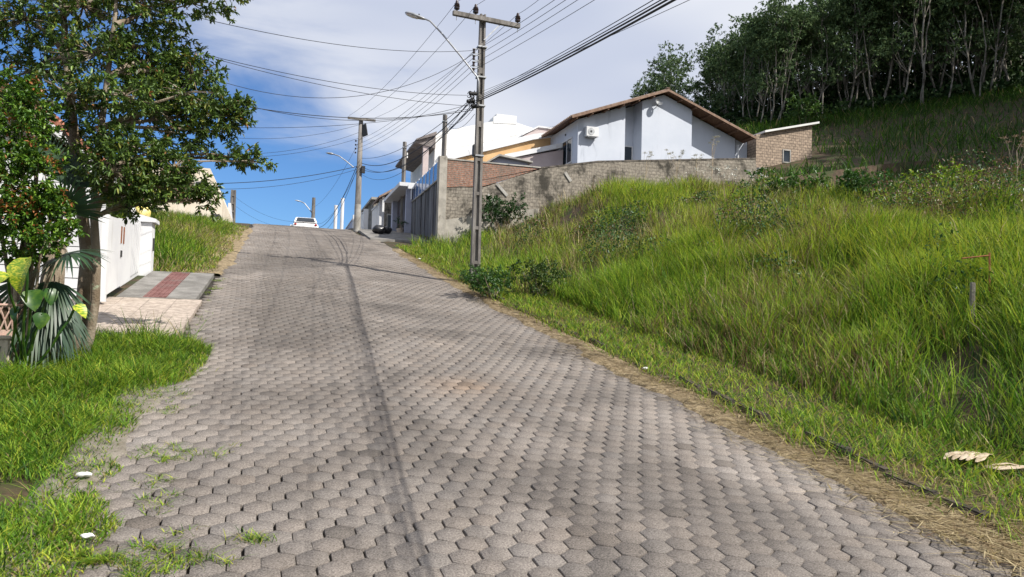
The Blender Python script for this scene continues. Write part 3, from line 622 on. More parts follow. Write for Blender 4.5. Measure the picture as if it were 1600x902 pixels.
# ================================================================ POLES AND WIRES
def hpole(name,label,u,s,z0,z1,w0,w1,d0,d1,group=None,holes=True,mm=None):
    t=thing(name,label,'utility pole',(u,s,z0)); mm=mm or m_pole
    H=z1-z0
    def W_(z): k=z/H; return w0+(w1-w0)*k, d0+(d1-d0)*k
    # I-section: two flanges + recessed web with cross blocks
    for sg in (-1,1):
        v=[]
        for z in (-1.0,H):
            w,d=W_(max(z,0)); t_=w*.30
            xa,xb=sorted((sg*w/2,sg*(w/2-t_)))
            v+=[(xa,-d/2,z),(xb,-d/2,z),(xb,d/2,z),(xa,d/2,z)]
        MB().add(v,[(3,2,1,0),(4,5,6,7),(0,1,5,4),(1,2,6,5),(2,3,7,6),(3,0,4,7)]).build('flange',mm,t)
    v=[]
    for z in (-1.0,H-.002):
        w,d=W_(max(z,0)); a=w*.21; v+=[(-a,-d*.12,z),(a,-d*.12,z),(a,d*.12,z),(-a,d*.12,z)]
    wb=MB().add(v,[(3,2,1,0),(4,5,6,7),(0,1,5,4),(1,2,6,5),(2,3,7,6),(3,0,4,7)])
    z=.55
    while z<H-.2:
        w,d=W_(z); wb.box(-w*.203,w*.203,-d*.44,d*.44,z,z+(.09 if z<H*.55 else .16)); z+=.95 if z<H*.5 else .75
    wb.build('web',mm,t)
    return t
ZB=gz(5.1,19.9); ZT=10.55
up=hpole('utility_pole','tall ribbed concrete utility pole with crossarm standing in the grass at the road edge',5.12,19.9,ZB,ZT,.27,.16,.20,.13)
def L(t,mb,name,m,**k): return shift(mb,t.location).build(name,m,t,**k)
ca0=at(706,18,20.15); ca1=at(810,37,20.95)
c0=Vector(ca0); c1=Vector(ca1); c0.z=c1.z=ZT-.18; cdv=(c1-c0).normalized()
c0.y-=.14;c1.y-=.14
L(up,MB().beam(c0,c1,.10,.13),'crossarm',m_pole,bevel=.01)
L(up,MB().beam(c0+cdv*(c1-c0).length*.70-Vector((0,0,.06)),Vector((5.15,19.8,ZT-.75)),.03,.03),'brace',m_galv)
ins=[]
for q in (.055,.33,.965):
    p=c0+cdv*(c1-c0).length*q; z=p.z+.065
    i_=L(up,MB().tube([(p.x,p.y,z+h) for h in (0,.06,.061,.10,.101,.15,.151,.20,.201,.25,.30)],[.025,.025,.075,.08,.055,.085,.06,.075,.05,.045,.03],12),'insulator',m_insul)
    L(up,MB().tube([(p.x,p.y,z-.01),(p.x,p.y,z-.25)],.01,6),'insulator_pin',m_galv)
    ins.append(Vector((p.x,p.y,z+.27)))
rack=[]
for k in range(4):
    z=9.45-k*.18; p=Vector((4.93,19.78,z)); rack.append(Vector((4.87,19.78,z)))
    L(up,MB().tube([(4.87,19.78,z-.05),(4.87,19.78,z-.02),(4.87,19.78,z+.02),(4.87,19.78,z+.05)],[.045,.03,.03,.045],10),'rack_insulator',m_insul)
    L(up,MB().box(4.84,5.02,19.77,19.79,z-.075,z-.06).box(4.84,5.02,19.77,19.79,z+.06,z+.075),'rack_bracket',m_galv)
for z in (9.6,8.75,7.95,6.55): L(up,MB().box(4.99,5.25,19.79,20.01,z,z+.04),'clamp_band',m_galv)
jb=L(up,MB().box(4.93,5.0,19.74,19.9,6.55,6.85),'junction_box',m_dark,bevel=.01)
# lamp
la=thing('street_lamp','long armed street lamp clamped high on the main utility pole, head over the road','street lamp',(4.97,19.75,8.2))
pts=[at(747,160,20.35),at(748,128,20.3),at(746,121,20.3),at(720,88,20.35),at(690,52,20.4),at(672,33,20.45),at(662,29,20.45)]
L(la,MB().tube(pts,.024,8),'arm',m_galv,smooth=True)
h0=Vector(at(664,30,20.45)); h1=Vector(at(633,20,20.5)); dd=h1-h0
L(la,MB().tube([h0+dd*q for q in (-.02,.1,.3,.55,.8,.95,1.0)],[.035,.07,.095,.12,.11,.07,.02],14,squash=.5),'lamp_head',m_galv,smooth=True)
L(la,MB().tube([h0+dd*q-Vector((0,0,.03)) for q in (.25,.4,.65,.9,.98)],[.03,.085,.10,.07,.02],12,squash=.45),'lens',m_lampg,smooth=True)
L(la,MB().tube([h0+dd*.3+Vector((0,0,.05)),h0+dd*.3+Vector((0,0,.09))],.02,8),'photocell',m_dark)
# knot of cable splices on the pole
tk=thing('cable_splice','dark tangle of telephone cable coils and splice cases strapped to the main pole','cable splice',(4.9,19.75,8.1))
mb=MB(); rg=random.Random(4)
for k in range(12):
    c=Vector((4.88+rg.uniform(-.16,.12),19.72+rg.uniform(-.1,.05),8.1+rg.uniform(-.28,.2))); r=rg.uniform(.05,.13)
    ax=Vector((rg.uniform(-1,1),rg.uniform(-1,1),rg.uniform(-.4,.4))).normalized(); a_=ax.orthogonal().normalized(); b_=ax.cross(a_)
    mb.tube([c+(a_*math.cos(t)+b_*math.sin(t)*.7)*r for t in np.linspace(0,5.6,12)],.011,5)
L(tk,mb,'coil',m_wire)
for (x,z) in ((4.8,8.0),(4.93,7.88),(4.86,8.22)): L(tk,MB().tube([(x-.12,19.68,z),(x-.1,19.68,z),(x+.1,19.7,z+.02),(x+.12,19.7,z+.02)],[.02,.05,.05,.02],10),'splice_case',m_wire,bevel=.0)
# second pole up the road
P2=Vector((3.68,38.65,float(zr(38.65))))
t2=thing('utility_pole','round concrete utility pole with short crossarm and lamp at the crest of the road','utility pole',P2)
L(t2,MB().tube([(3.68,38.65,P2.z-1),(3.68,38.65,P2.z+.02),(3.68,38.65,12.25)],[.18,.17,.11],14),'shaft',m_pole,smooth=True)
L(t2,MB().tube([(3.68,38.65,P2.z),(3.68,38.65,P2.z+1.4)],[.178,.164],14,cap=False),'painted_band',m_conc,smooth=True)
a0=Vector(at(543,186,37.7)); a1=Vector(at(586,190,38.2)); a1.z=a0.z=12.15; a0.y=a1.y=38.45
L(t2,MB().beam(a0,a1,.09,.11),'crossarm',m_pole)
L(t2,MB().box(3.78,3.95,38.4,38.6,9.4,9.75),'junction_box',m_dark); L(t2,MB().beam((3.8,38.5,11.9),(3.9,38.4,11.3),.06,.3),'transformer_bracket',m_dark)
for k in range(4): L(t2,MB().tube([(3.45,38.6,11.0-k*.2),(3.45,38.6,11.08-k*.2)],.04,8),'rack_insulator',m_insul)
l2=thing('street_lamp','slim street lamp on the round pole at the road crest','street lamp',(3.55,38.6,9.6))
L(l2,MB().tube([at(553,262,38),at(541,252,38),at(530,244,38),at(521,241,38)],.03,6),'arm',m_galv); 
h0=Vector(at(522,241,38)); h1=Vector(at(509,239,38)); L(l2,MB().tube([h0+(h1-h0)*q for q in (0,.3,.7,1)],[.04,.11,.10,.02],10,squash=.5),'lamp_head',m_galv,smooth=True)
P3=Vector((2.8,72.4,float(zr(72.4))))
t3=thing('utility_pole','distant dark utility pole rising behind the white car beyond the crest','utility pole',P3)
L(t3,MB().tube([(2.8,72.4,P3.z-.5),(2.8,72.4,13.2)],[.24,.15],8),'shaft',m_pole)
l3=thing('street_lamp','distant street lamp on a curved arm behind the white car','street lamp',(2.7,72.3,10))
L(l3,MB().tube([at(489,335,70),at(484,328,70),at(476,318,70),at(468,314,70)],.05,6),'arm',m_galv)
h0=Vector(at(470,315,70)); h1=Vector(at(461,313,70)); L(l3,MB().tube([h0,h0+(h1-h0)*.5,h1],[.05,.14,.04],8,squash=.5),'lamp_head',m_lampg)
p4=at(362.5,352,70); z4=float(zr(p4[1]))-.5
t4=hpole('utility_pole','distant pale lattice-sided concrete pole on the left of the crest',p4[0],p4[1],z4,at(363,297,70)[2],.8,.45,.3,.2)
ob=thing('marker_post','white tapering concrete wedge at the foot of the distant left pole','marker post',(at(356,352,60)[0],at(356,352,60)[1],8.0))
q=at(359,356,60); MB().add([(-.35,0,-1.5),(.45,0,-1.5),(.45,.4,-1.5),(-.35,.4,-1.5),(-.2,0,2.0),(0,0,2.0),(0,.4,2.0),(-.2,.4,2.0)],[(3,2,1,0),(4,5,6,7),(0,1,5,4),(1,2,6,5),(2,3,7,6),(3,0,4,7)]).build('wedge',m_white,ob)
ob.location=(q[0],q[1],q[2])
for (px,yt,Y,zb,lab) in ((632.5,222,42,6.9,'plain concrete service pole behind the garage slab'),(695.5,180,36,8.3,'plain concrete service pole behind the brick wall')):
    p=at(px,yt,Y); t=thing('service_pole',lab,'utility pole',(p[0],p[1],zb))
    MB().tube([(0,0,-.3),(0,0,p[2]-zb)],[.13,.11],4).build('shaft',m_pole,t); MB().box(-.12,.12,-.12,.12,p[2]-zb-.35,p[2]-zb-.3).build('band',m_galv,t)
    MB().tube([(.16,0,p[2]-zb-.9),(.16,0,p[2]-zb-.6)],.04,8).build('insulator',m_plasticw,t)
for (px,yt,lab) in ((525,322,'shorter white goal-like post standing by the crest of the road'),(535.5,311,'taller white post standing by the crest of the road')):
    p=at(px,yt,50); zb=float(zr(p[1]))-.1; t=thing('white_post',lab,'post',(p[0],p[1],zb)); MB().tube([(0,0,0),(0,0,p[2]-zb)],.115,10).build('shaft',m_white,t); MB().tube([(0,0,p[2]-zb),(0,0,p[2]-zb+.04)],[.13,.12],10).build('cap',m_white,t)
# cables
def wire(label,p0,p1,sag,r=.008,group=None,name='overhead_cable',via=None,n=26):
    p0=Vector(p0);p1=Vector(p1); pts=[]
    for i in range(n):
        t=i/(n-1); p=p0.lerp(p1,t); p.z-=sag*4*t*(1-t); pts.append(p)
    o=MB().tube([p-p0 for p in pts],r*.78,5).build(name,m_wire); o.location=p0; return tag(o,label,'cable',group)
NP=Vector((5.0,-16,0))
TK=Vector((5.0,19.75,8.12)); TK2=Vector((3.75,38.45,9.9))
g1='thick telephone cables running down towards the viewer'
def near_end(px,py,Y,ref,k=3.2):
    a=Vector(at(px,py,Y)); return ref+(a-ref)*k
for i,(px,py,dz_,r,sg) in enumerate(((972,0,.0,.017,.42),(967,0,.05,.010,.40),(960,0,.09,.008,.38),(977,1,-.05,.021,.44))):
    ref=TK+Vector((.05,0,dz_)); wire(('second lowest cable','second highest thin cable','highest thin cable','lowest and thickest cable')[i]+' of the dark bundle running from the pole to upper right',ref,near_end(px,py,10.2,ref),sg,r,g1)
ref=TK+Vector((0,0,.15)); wire('thin single service wire below the thick bundle, upper right',ref,near_end(1030,0,11,ref),.25,.006)
g2='thin secondary lines running from upper right to the insulator rack'
for i,px in enumerate((905,880,862,845)):
    ref=rack[3-i]; wire(('lowest','third','second','topmost')[i]+' of four thin lines from the rack insulators to the upper right',ref,near_end(px,0,13.5,ref,3),.2,.007,g2)
g3='high voltage lines on the crossarm insulators'
for i,(px,py) in enumerate(((760,-40),(795,-40),(850,-20))):
    wire('thin line leaving the '+('left end','middle','right end')[i]+' crossarm insulator towards the viewer',ins[i],near_end(px,py,15,ins[i],3),.2,.007,g3)
g4='high voltage lines up to the round pole'
for i,q in enumerate((.05,.45,.95)):
    wire('thin line from the '+('left end','middle','right end')[i]+' crossarm insulator up to the round pole crossarm',ins[i],a0.lerp(a1,q)+Vector((0,0,.12)),.35,.008,g4)
g5='secondary lines up to the round pole'
for k in range(4): wire(('topmost','second','third','lowest')[k]+' of four thin lines between the racks of the two near poles',rack[k],Vector((3.45,38.6,11.04-k*.2)),.35,.008,g5)
g6='telephone cables up to the round pole'
for k,(dz1,dz2,sg,r) in enumerate(((0,0,.75,.02),(-.12,-.15,.95,.014),(.05,.25,.5,.012),(-.2,-.3,.8,.014),(.12,-.55,1.1,.010))):
    wire(('thickest dark cable','lower thin cable','upper taut cable','second lower cable','deepest sagging cable')[k]+' hanging between the main pole and the round pole',TK+Vector((-.1,0,dz1)),TK2+Vector((0,0,dz2)),sg,r,g6)
g7='service wires crossing to the left side'
LW='thin service wire crossing the sky into the leafy tree on the left'
for iw,(xe,ye,Ye,z0,sag_,x0) in enumerate( ((240,10,12,9.45,.28,4.85),(270,72,13,8.2,.22,4.85),(280,76,14,7.9,.2,4.9),(300,112,15,9.35,.85,4.85),(330,150,15,8.0,.5,4.9),(340,158,16,7.8,.30,4.9),(300,196,20,7.85,.25,4.9))):
    wire(('topmost','second','third','deep sagging fourth','fifth','heavier sixth','lowest')[iw]+' service wire crossing from the main pole to the left tree',(x0,19.75,z0),at(xe,ye,Ye),sag_,.008 if ye!=158 else .011,g7)
g8='service wires from the round pole to the left'
for iw,(xe,ye,Ye,z0,sag_,r) in enumerate( ((250,285,33,9.75,.35,.02),(250,290,33,9.6,.5,.012),(260,232,30,11.5,.6,.010),(260,240,30,11.2,.5,.010),(280,205,30,11.9,.5,.010))):
    wire(('thick lowest wire','thin wire just above the lowest','middle faint wire','fourth faint wire','topmost faint wire')[iw]+' from the round pole to roofs on the left',(3.6,38.6,z0),at(xe,ye,Ye),sag_,r,g8)
g9='cables from the round pole down beyond the crest'
for iw,(z0,z1,sag_,r) in enumerate( ((9.9,10.6,1.3,.022),(9.7,10.4,1.6,.016),(9.6,10.9,1.1,.012),(11.0,12.3,.6,.010))): wire(('thickest','lowest','middle thin','topmost faint')[iw]+' cable curving down from the round pole to the distant pole',(3.6,38.7,z0),(2.8,72.4,z1),sag_,r,g9)
g10='faint wires crossing low above the crest'
for iw,(za,zb,sg) in enumerate(((12.2,11.0,.9),(11.4,10.6,1.0))): wire(('upper','lower')[iw]+' faint wire crossing the blue gap between the two distant poles',(p4[0],p4[1],za+1),(2.8,72.4,zb),sg,.012,g10)
g11='service wires to the houses on the right'
for iw,(px,py,Y,z0,sg) in enumerate(((695,190,36,7.9,.3),(633,228,42,8.0,.5),(695,186,36,7.7,.45))): wire(('upper service wire to the pole behind the brick wall','service wire from the main pole to the pole behind the garage','lower sagging service wire to the pole behind the brick wall')[iw],(4.95,19.8,z0),at(px,py,Y),sg,.009,g11)
wire('thin wire from the white house roof to the pale blue house',at(690,235,45),at(1000,160,41),.2,.008)
# ================================================================ CAR
car=thing('parked_car','white hatchback standing just beyond the crest, lower half hidden by the road','car',(1.55,54.0,float(zr(54))))
prof=[(-2.05,.35),(-2.1,.75),(-1.95,.98),(-1.0,1.08),(1.75,1.08),(2.0,.95),(2.05,.5),(1.95,.3)]
v=[];mb=MB()
def loft(prof,w,wt):
    mb=MB(); n=len(prof); zs=[p[1] for p in prof]; zm=min(zs); zM=max(zs)
    v=[(-(w+(wt-w)*(z-zm)/(zM-zm)),y,z) for y,z in prof]+[((w+(wt-w)*(z-zm)/(zM-zm)),y,z) for y,z in prof]
    return mb.add(v,[tuple(range(n)),tuple(range(n,2*n))[::-1]]+[(i,n+i,n+(i+1)%n,(i+1)%n) for i in range(n)])
loft(prof,.84,.80).build('body',m_carw,car,bevel=.05)
loft([(-1.75,1.07),(-1.25,1.46),(.5,1.5),(1.25,1.08)],.76,.62).build('cabin',m_carw,car,bevel=.03)
MB().add([(-.62,-1.735,1.14),(.62,-1.735,1.14),(.53,-1.33,1.43),(-.53,-1.33,1.43)],[(0,1,2,3)]).build('rear_window',m_carg,car)
for sg in (-1,1):
    MB().add([(sg*.768,-1.4,1.12),(sg*.768,.95,1.12),(sg*.665,.45,1.43),(sg*.665,-1.15,1.42)],[(0,1,2,3)]).build('side_window',m_carg,car)
    MB().box(sg*.66-.08,sg*.66+.08,-2.12,-2.0,.84,.95).build('tail_light',m_redlamp,car,bevel=.02)
    MB().box(min(sg*.8,sg*.97),max(sg*.8,sg*.97),.65,.78,1.02,1.15).build('mirror',m_carw,car,bevel=.02)
    for y in (-1.3,1.3):
        w=MB().tube([(sg*.66,y,.31),(sg*.85,y,.31)],.31,18).build('wheel',m_rubber,car); h=MB().tube([(sg*.84,y,.31),(sg*.862,y,.31)],.2,14).build('rim',m_galv); h.parent=w
MB().box(-.86,.86,-2.14,-2.02,.33,.55).build('bumper',m_carw,car,bevel=.03)
bp_=at(598,378,34.5); 
bgz=float(zr(35))+.1
for (u,s,sc,lab) in ((4.5,36.3,.62,'large black bin bag slumped in the wall shadow by the garage'),(4.95,36.9,.5,'smaller black bin bag behind the large one by the garage')):
    o=lump(.42*sc,7,int(s*7),(1.2,1,.8)).build('bin_bag',m_bagblack,smooth=True); o.location=(u,s,gz(u,s)+.34*sc+.1); tag(o,lab,'bin bag')
q=at(337,350,37); o=lump(.38,7,9,(.8,1,1.1)).build('bin_bag',m_bagblack,smooth=True); o.location=(q[0],q[1],q[2]+.05); tag(o,'black bin bag beside the cream building above the left verge','bin bag')
q=at(622,366,40); pl=thing('potted_plant','small dark potted plant at the foot of the lilac pillar','potted plant',(5.9,38.9,gz(5.9,38.9)))
# ================================================================ VEGETATION
def blades(name,P_,h,w,col,mat_,lean=.25,curve=.35,yaw=None,parent=None,flat=0,segs=3):
    n=len(P_); yaw=RNG.uniform(0,2*math.pi,n) if yaw is None else yaw
    D=np.stack([np.cos(yaw),np.sin(yaw),np.zeros(n)],-1); S=np.stack([-np.sin(yaw+RNG.normal(0,.7,n)),np.cos(yaw+RNG.normal(0,.7,n)),np.zeros(n)],-1)
    ln=np.abs(RNG.normal(lean,lean*.6,n))[:,None]; cv=np.abs(RNG.normal(curve,curve*.5,n))[:,None]; h=h[:,None]; w=w[:,None]
    V=[];ts=[0,.38,.74,1.0]; ws=[.7,1.0,.65,0]
    for t,ww in zip(ts,ws):
        c=P_+D*(ln*t+cv*t*t)*h; c=c.copy(); c[:,2]+= (h[:,0]*t*(1-flat)*(1-.35*np.minimum(cv[:,0],1.2)*t*t))
        if ww: V+= [c-S*w*ww/2,c+S*w*ww/2]
        else: V+=[c]
    V=np.stack(V,1).reshape(-1,3); b=(np.arange(n)*7)
    q=np.concatenate([np.stack([b,b+1,b+3,b+2],-1),np.stack([b+2,b+3,b+5,b+4],-1)]); t3_=np.stack([b+4,b+5,b+6],-1)
    return bulk(name,V,q,mat_,parent,cols=np.repeat(col,7,0),tris=t3_)
def scatter(n,u0,u1,s0,s1,power=1.0):
    return RNG.uniform(u0,u1,n),s0+(s1-s0)*RNG.random(n)**power
def pal(n,w,cols):
    w=np.asarray(w,float); w=w/w.sum(-1,keepdims=True) if w.ndim>1 else np.tile(w/w.sum(),(n,1))
    r=RNG.random(n)[:,None]; k=(r>np.cumsum(w,1)).sum(1).clip(0,len(cols)-1)
    c=np.array(cols)[k]; return c*RNG.uniform(.75,1.25,(n,1))
GR=(.12,.25,.02); GL=(.29,.42,.04); GD=(.035,.09,.016); GY=(.40,.44,.045); GB=(.30,.235,.105); GRB=(.19,.12,.065); GW=(.52,.43,.25)
# left lawn
n=70000; u,s=scatter(n,-3.6,-.85,3.2,11.7,1.25)
edge=-1.02+.42*(vnoise(s,u,1.1,21)-.5)+.25*(vnoise(s,u,.35,22)-.5)+.28*sstep(8.5,10.5,s)
edge=np.where(s>11.2,edge-.25,edge)
bare=np.exp(-(((u+1.9)/.38)**2+((s-6.0)/.36)**4))*1.2; 
den=(u<edge)*(RNG.random(n)>bare*1.25)*1.0
k=den>0; u=u[k];s=s[k];n=len(u)
vn=vnoise(u,s,.7,23); dd_=edge[k]-u
h=(.11+.16*vn)*(.35+.65*np.clip(dd_/.55,0,1))*(.75+.5*sstep(5,8,s)); h*=RNG.uniform(.6,1.3,n)
tuft=vnoise(u,s,.28,24); h*=.7+.6*tuft
dry=np.clip(1-dd_/.35,0,1)*.5+.25*(s<5)
wts=np.stack([.55-.3*dry,.30+.0*vn,.25*(1-vn),.10+.2*dry,.03+.25*dry],-1).clip(.01)
blades('lawn_grass',np.stack([u,s,np.maximum(ground(u,s),zr(s)-.02)-.0],-1),h,.006+.005*RNG.random(n),pal(n,wts,[GR,GL,GD,GY,GB]),m_grass,.3,.55)['kind']='stuff'
tag(bpy.data.objects['lawn_grass'],'lush green lawn grass on the left verge','grass',kind='stuff')
# weeds rooted in the joints of the left road edge
pts=[];hh=[]
for (px,py,nn,sp,spy) in ((270,610,500,.12,.25),(300,590,220,.10,.1),(262,640,500,.14,.12),(275,620,300,.1,.1),(240,712,350,.12,.05),(275,715,260,.08,.04),(330,713,160,.09,.03),(225,760,250,.16,.06),(215,880,1500,.26,.06),(130,858,600,.18,.05),(290,880,350,.12,.04),(255,790,200,.1,.04),(318,870,120,.05,.02),(330,455,220,.05,.35),(345,440,260,.06,.4),(318,500,160,.04,.3)):
    d=ray(px,py); t=1.
    while (CAM+d*t)[2]>float(zr((CAM+d*t)[1])): t+=.02
    p=CAM+d*t
    sub=[(random.gauss(0,sp),random.gauss(0,spy*1.8+.03),random.uniform(.012,.05)) for _ in range(9)]
    for _ in range(int(nn*.55)):
        q_=random.choice(sub); uu=p[0]+q_[0]+random.gauss(0,q_[2]*1.3); s_=p[1]+q_[1]+random.gauss(0,q_[2]); pts.append((uu,s_,float(zr(s_))-.01)); hh.append(random.uniform(.03,.085))
pts=np.array(pts); blades('joint_weeds',pts,np.array(hh),np.full(len(pts),.006),pal(len(pts),[.4,.25,.1,.15,.1],[GR,GL,GD,GY,GB]),m_grass,.5,.9)
tag(bpy.data.objects['joint_weeds'],'small weeds creeping along the paver joints at the left road edge','weeds',kind='stuff')
# straw strip along right edge
n=75000; u,s=scatter(n,4.2,6.2,2.5,28,1.5)
k=(RNG.random(n)<np.exp(-((u-roadR(s)-.18-.5*(vnoise(s,u*0,1.1,99)-.5))/(.36))**2)*(.35+.9*vnoise(u,s,.5,31))); u=u[k];s=s[k];n=len(u)
z=ground(u,s)+RNG.uniform(.005,.05,n)
z=np.maximum(z,zr(s)+.012)+.05*(vnoise(u,s,2.6,12)-.5)+.03*(vnoise(u,s,1.1,13)-.5)+.015*(vnoise(u,s,.2,98))
blades('cut_straw',np.stack([u,s,z],-1),RNG.uniform(.10,.26,n),RNG.uniform(.004,.009,n),pal(n,[.4,.25,.2,.15],[GW,GB,(.36,.28,.15),GRB]),m_straw,1.0,.25,flat=.94)
tag(bpy.data.objects['cut_straw'],'dry cut grass lying along the right edge of the road','straw',kind='stuff')
# mown verge
n=80000; u,s=scatter(n,4.55,8.0,2.5,31,1.45)
tall=6.75+.5*(vnoise(s,s*0,2.5,41)-.5)+.9*sstep(7.0,3.5,s)
tall=np.where(s>15,tall-1.0*sstep(15,19,s)-.4*sstep(19,27,s),tall)
a_=np.clip((u-roadR(s)-.12)/.4,0,1)
k=(u<tall+.6)&(RNG.random(n)<a_*(.35+.75*vnoise(u,s,.6,42))); u=u[k];s=s[k];n=len(u); vn=vnoise(u,s,.9,43)
h=RNG.uniform(.05,.15,n)*(.7+.8*vn); wts=np.stack([.25+.2*vn,.3+0*vn,.08+0*vn,.2+0*vn,.3-.2*vn],-1)
blades('mown_grass',np.stack([u,s,ground(u,s)-.01],-1),h*1.15,.006+.005*RNG.random(n)+.0004*s,pal(n,wts,[GR,GL,GD,GY,GB]),m_grass,.4,.5)
tag(bpy.data.objects['mown_grass'],'short mown grass verge between kerb and tall grass','grass',kind='stuff')
n=9000; u,s=scatter(n,5.2,7.6,2.5,28,1.5); 
blades('dead_thatch',np.stack([u,s,ground(u,s)+.01],-1),RNG.uniform(.1,.25,n),RNG.uniform(.004,.008,n),pal(n,[.5,.3,.2],[GB,GW,GRB]),m_straw,1.0,.25,flat=.85)
tag(bpy.data.objects['dead_thatch'],'dead thatch lying through the mown verge','dry grass',kind='stuff')
# tall grass on the bank
def ptg0(px,py):
    d=ray(px,py); t=1.
    while (CAM+d*t)[2]>gz(*(CAM+d*t)[:2]) and t<60: t+=.03
    return CAM+d*t
def tallmask(u,s):
    tl=6.65+.7*(vnoise(s,s*0,2.5,41)-.5)+.9*sstep(7.0,3.5,s); tl=np.where(s>15,tl-1.0*sstep(15,19,s)-.4*sstep(19,27,s),tl); return u-tl
def bankgrass(name,label,n,u0,u1,s0,s1,hs,ws,power,tuftsz):
    u,s=scatter(n,u0,u1,s0,s1,power)
    # gather the blades in tussocks
    a=vnoise(u,s,tuftsz,51); k=(RNG.random(n)<.10+1.6*a*a)&(RNG.random(n)<.4+1.2*sstep(.25,.6,vnoise(u,s,1.9,60)*.65+vnoise(u,s,.8,68)*.35))
    e=tallmask(u,s); k&=(RNG.random(n)<.35)|~((np.abs(u/s-ray(1518,480)[0]/ray(1518,480)[1])<.035)&(s<ptg0(1518,528)[1]+.1)&(s>ptg0(1518,528)[1]-1.6)); k&=(e>0)&((s<31.5)|(u>22.6))&(.955*s+.297*u<36.5+1.5*vnoise(u,s,2,58)); u=u[k];s=s[k];e=e[k];n=len(u)
    ctr=np.stack([np.round(u/.42+RNG.normal(0,.18,n))*.42,np.round(s/.42+RNG.normal(0,.18,n))*.42],-1)
    out=np.stack([u,s],-1)-ctr; yaw=np.arctan2(out[:,1],out[:,0])+RNG.normal(0,.6,n)
    big=vnoise(u,s,3.2,52); md=vnoise(u,s,1.2,53); fn=vnoise(u,s,.5,54); b2=vnoise(u,s,5.0,57)
    hol=sstep(.30,.62,vnoise(u,s,1.9,60)*.65+vnoise(u,s,.8,68)*.35); hol=np.maximum(hol,sstep(1.6,.6,e))
    hol=np.maximum(hol,sstep(4.5,2.0,e)*.9)
    h=(.34+.38*big+.30*md+.25*fn)*(.58+.50*hol)*hs*.92*(.6+.4*sstep(0,.8,e))*RNG.uniform(.6,1.12,n)
    nearh=sstep(10,6,s)*(e<3)
    # patches: bright yellow green, deep green, reddish brown weeds
    yel=sstep(.48,.68,b2)*1.1+.8*sstep(23,27,s)+sstep(.58,.74,big)*.8; dk=sstep(.52,.34,b2)*1.0+sstep(.5,.3,md)*.9; br=sstep(.52,.66,vnoise(u,s,2.6,55))*1.6
    front=sstep(4.6,1.2,e)
    dk=dk*(1-.5*front)
    wts=np.stack([.50+.5*front,.34+.6*yel+.45*front,.12+.6*dk+.3*(1-hol),.08+.75*yel*(1-front*.6),.05+.35*br,.02+.45*br,.05+.12*br,.38+0*u],-1)
    c=pal(n,wts,[GR,GL,GD,GY,GB,GRB,GW,(.13,.17,.035)])
    o=blades(name,np.stack([u,s,ground(u,s)-.04],-1),h,ws*1.0*(.6+.8*RNG.random(n))*(1+s*.028),c,m_grass,.17,.38,yaw=yaw)
    return tag(o,label,'tall grass',kind='stuff')
bankgrass('tall_grass','tall rank grass covering the near bank on the right',270000,5.0,17,1.5,17,.95,.0105,1.0,.35)
bankgrass('far_tall_grass','tall grass higher up the bank below the block wall',190000,4.5,34,16,33.5,.95,.0095,1.0,.5)
bankgrass('side_tall_grass','tall grass along the right skyline of the bank',45000,16,38,4,40,.95,.016,1.0,.6)
# seed stalks & dry stems through the bank
n=17000; u,s=scatter(n,6,30,3,31.3); e=tallmask(u,s); k=(e>1.2)&(vnoise(u,s,2.6,55)>.52)&(vnoise(u,s,.7,59)>.4); u=u[k];s=s[k];n=len(u)
blades('dry_stems',np.stack([u,s,ground(u,s)],-1),RNG.uniform(.5,1.15,n),RNG.uniform(.005,.010,n)*(1+s*.02),pal(n,[.4,.35,.25],[GB,GRB,GW]),m_straw,.14,.2)
tag(bpy.data.objects['dry_stems'],'dry brown stems standing through the bank grass','dry weeds',kind='stuff')
# leafy scrub between the grasses: dark green and rusty weeds in patches
n=300000; u,s=scatter(n,6.4,32,4,31.4); e=tallmask(u,s); pm1=vnoise(u,s,2.3,64)*.6+vnoise(u,s,.9,65)*.4
k=(e>2.6)&(pm1>.565)&(s<26)&~((s<13)&(u>10.5)); u=u[k];s=s[k];pm1=pm1[k];n=len(u)
hh=RNG.random(n)**.7*(.30+3.2*(pm1-.555)+.35*vnoise(u,s,.6,66)); P_=np.stack([u,s,ground(u,s)+hh],-1); rusty=sstep(.55,.7,vnoise(u,s,1.9,67))
_nn=RNG.normal(size=(n,3))*.6+np.array([0,0,1.]); _nn/=np.linalg.norm(_nn,axis=1,keepdims=True); _dd=RNG.normal(size=(n,3)); _dd/=np.linalg.norm(_dd,axis=1,keepdims=True)
SCRUB=(P_,_dd,_nn,RNG.uniform(.04,.085,n)*(1+s*.015),pal(n,np.stack([.4+0*u,.35+0*u,.15+0*u,.02+.7*rusty],-1),[(.03,.085,.02),(.05,.13,.022),(.11,.20,.03),(.17,.10,.055)]))
# left verge beyond the pavement
n=42000; u,s=scatter(n,-7.5,-.95,19.7,37,1.2); e=-1.35-.3*vnoise(s,u,1.5,61)-u; k=e>0; u=u[k];s=s[k];e=e[k];n=len(u)
br=sstep(1.1,0,e)*1.0+sstep(.5,.64,vnoise(u,s,1.8,62))*1.0+sstep(20.9,19.8,s)*.9*(u<-2.0)
h=.72*(.2+.6*sstep(.2,1.3,e))*RNG.uniform(.5,1.2,n)*(.8+.5*vnoise(u,s,.9,63))*(1-.6*sstep(20.9,19.8,s)*(u<-2))
wts=np.stack([.6-.3*br.clip(0,1),.3+0*u,.2+0*u,.12+.2*br,.02+.5*br,.02+.3*br],-1)
o=blades('verge_grass',np.stack([u,s,ground(u,s)-.03],-1),h,.013*(.7+.6*RNG.random(n))*1.4,pal(n,wts,[GR,GL,GD,GY,GB,GW]),m_grass,.25,.45); tag(o,'tall green and dry grass on the left verge beyond the gates','grass',kind='stuff')
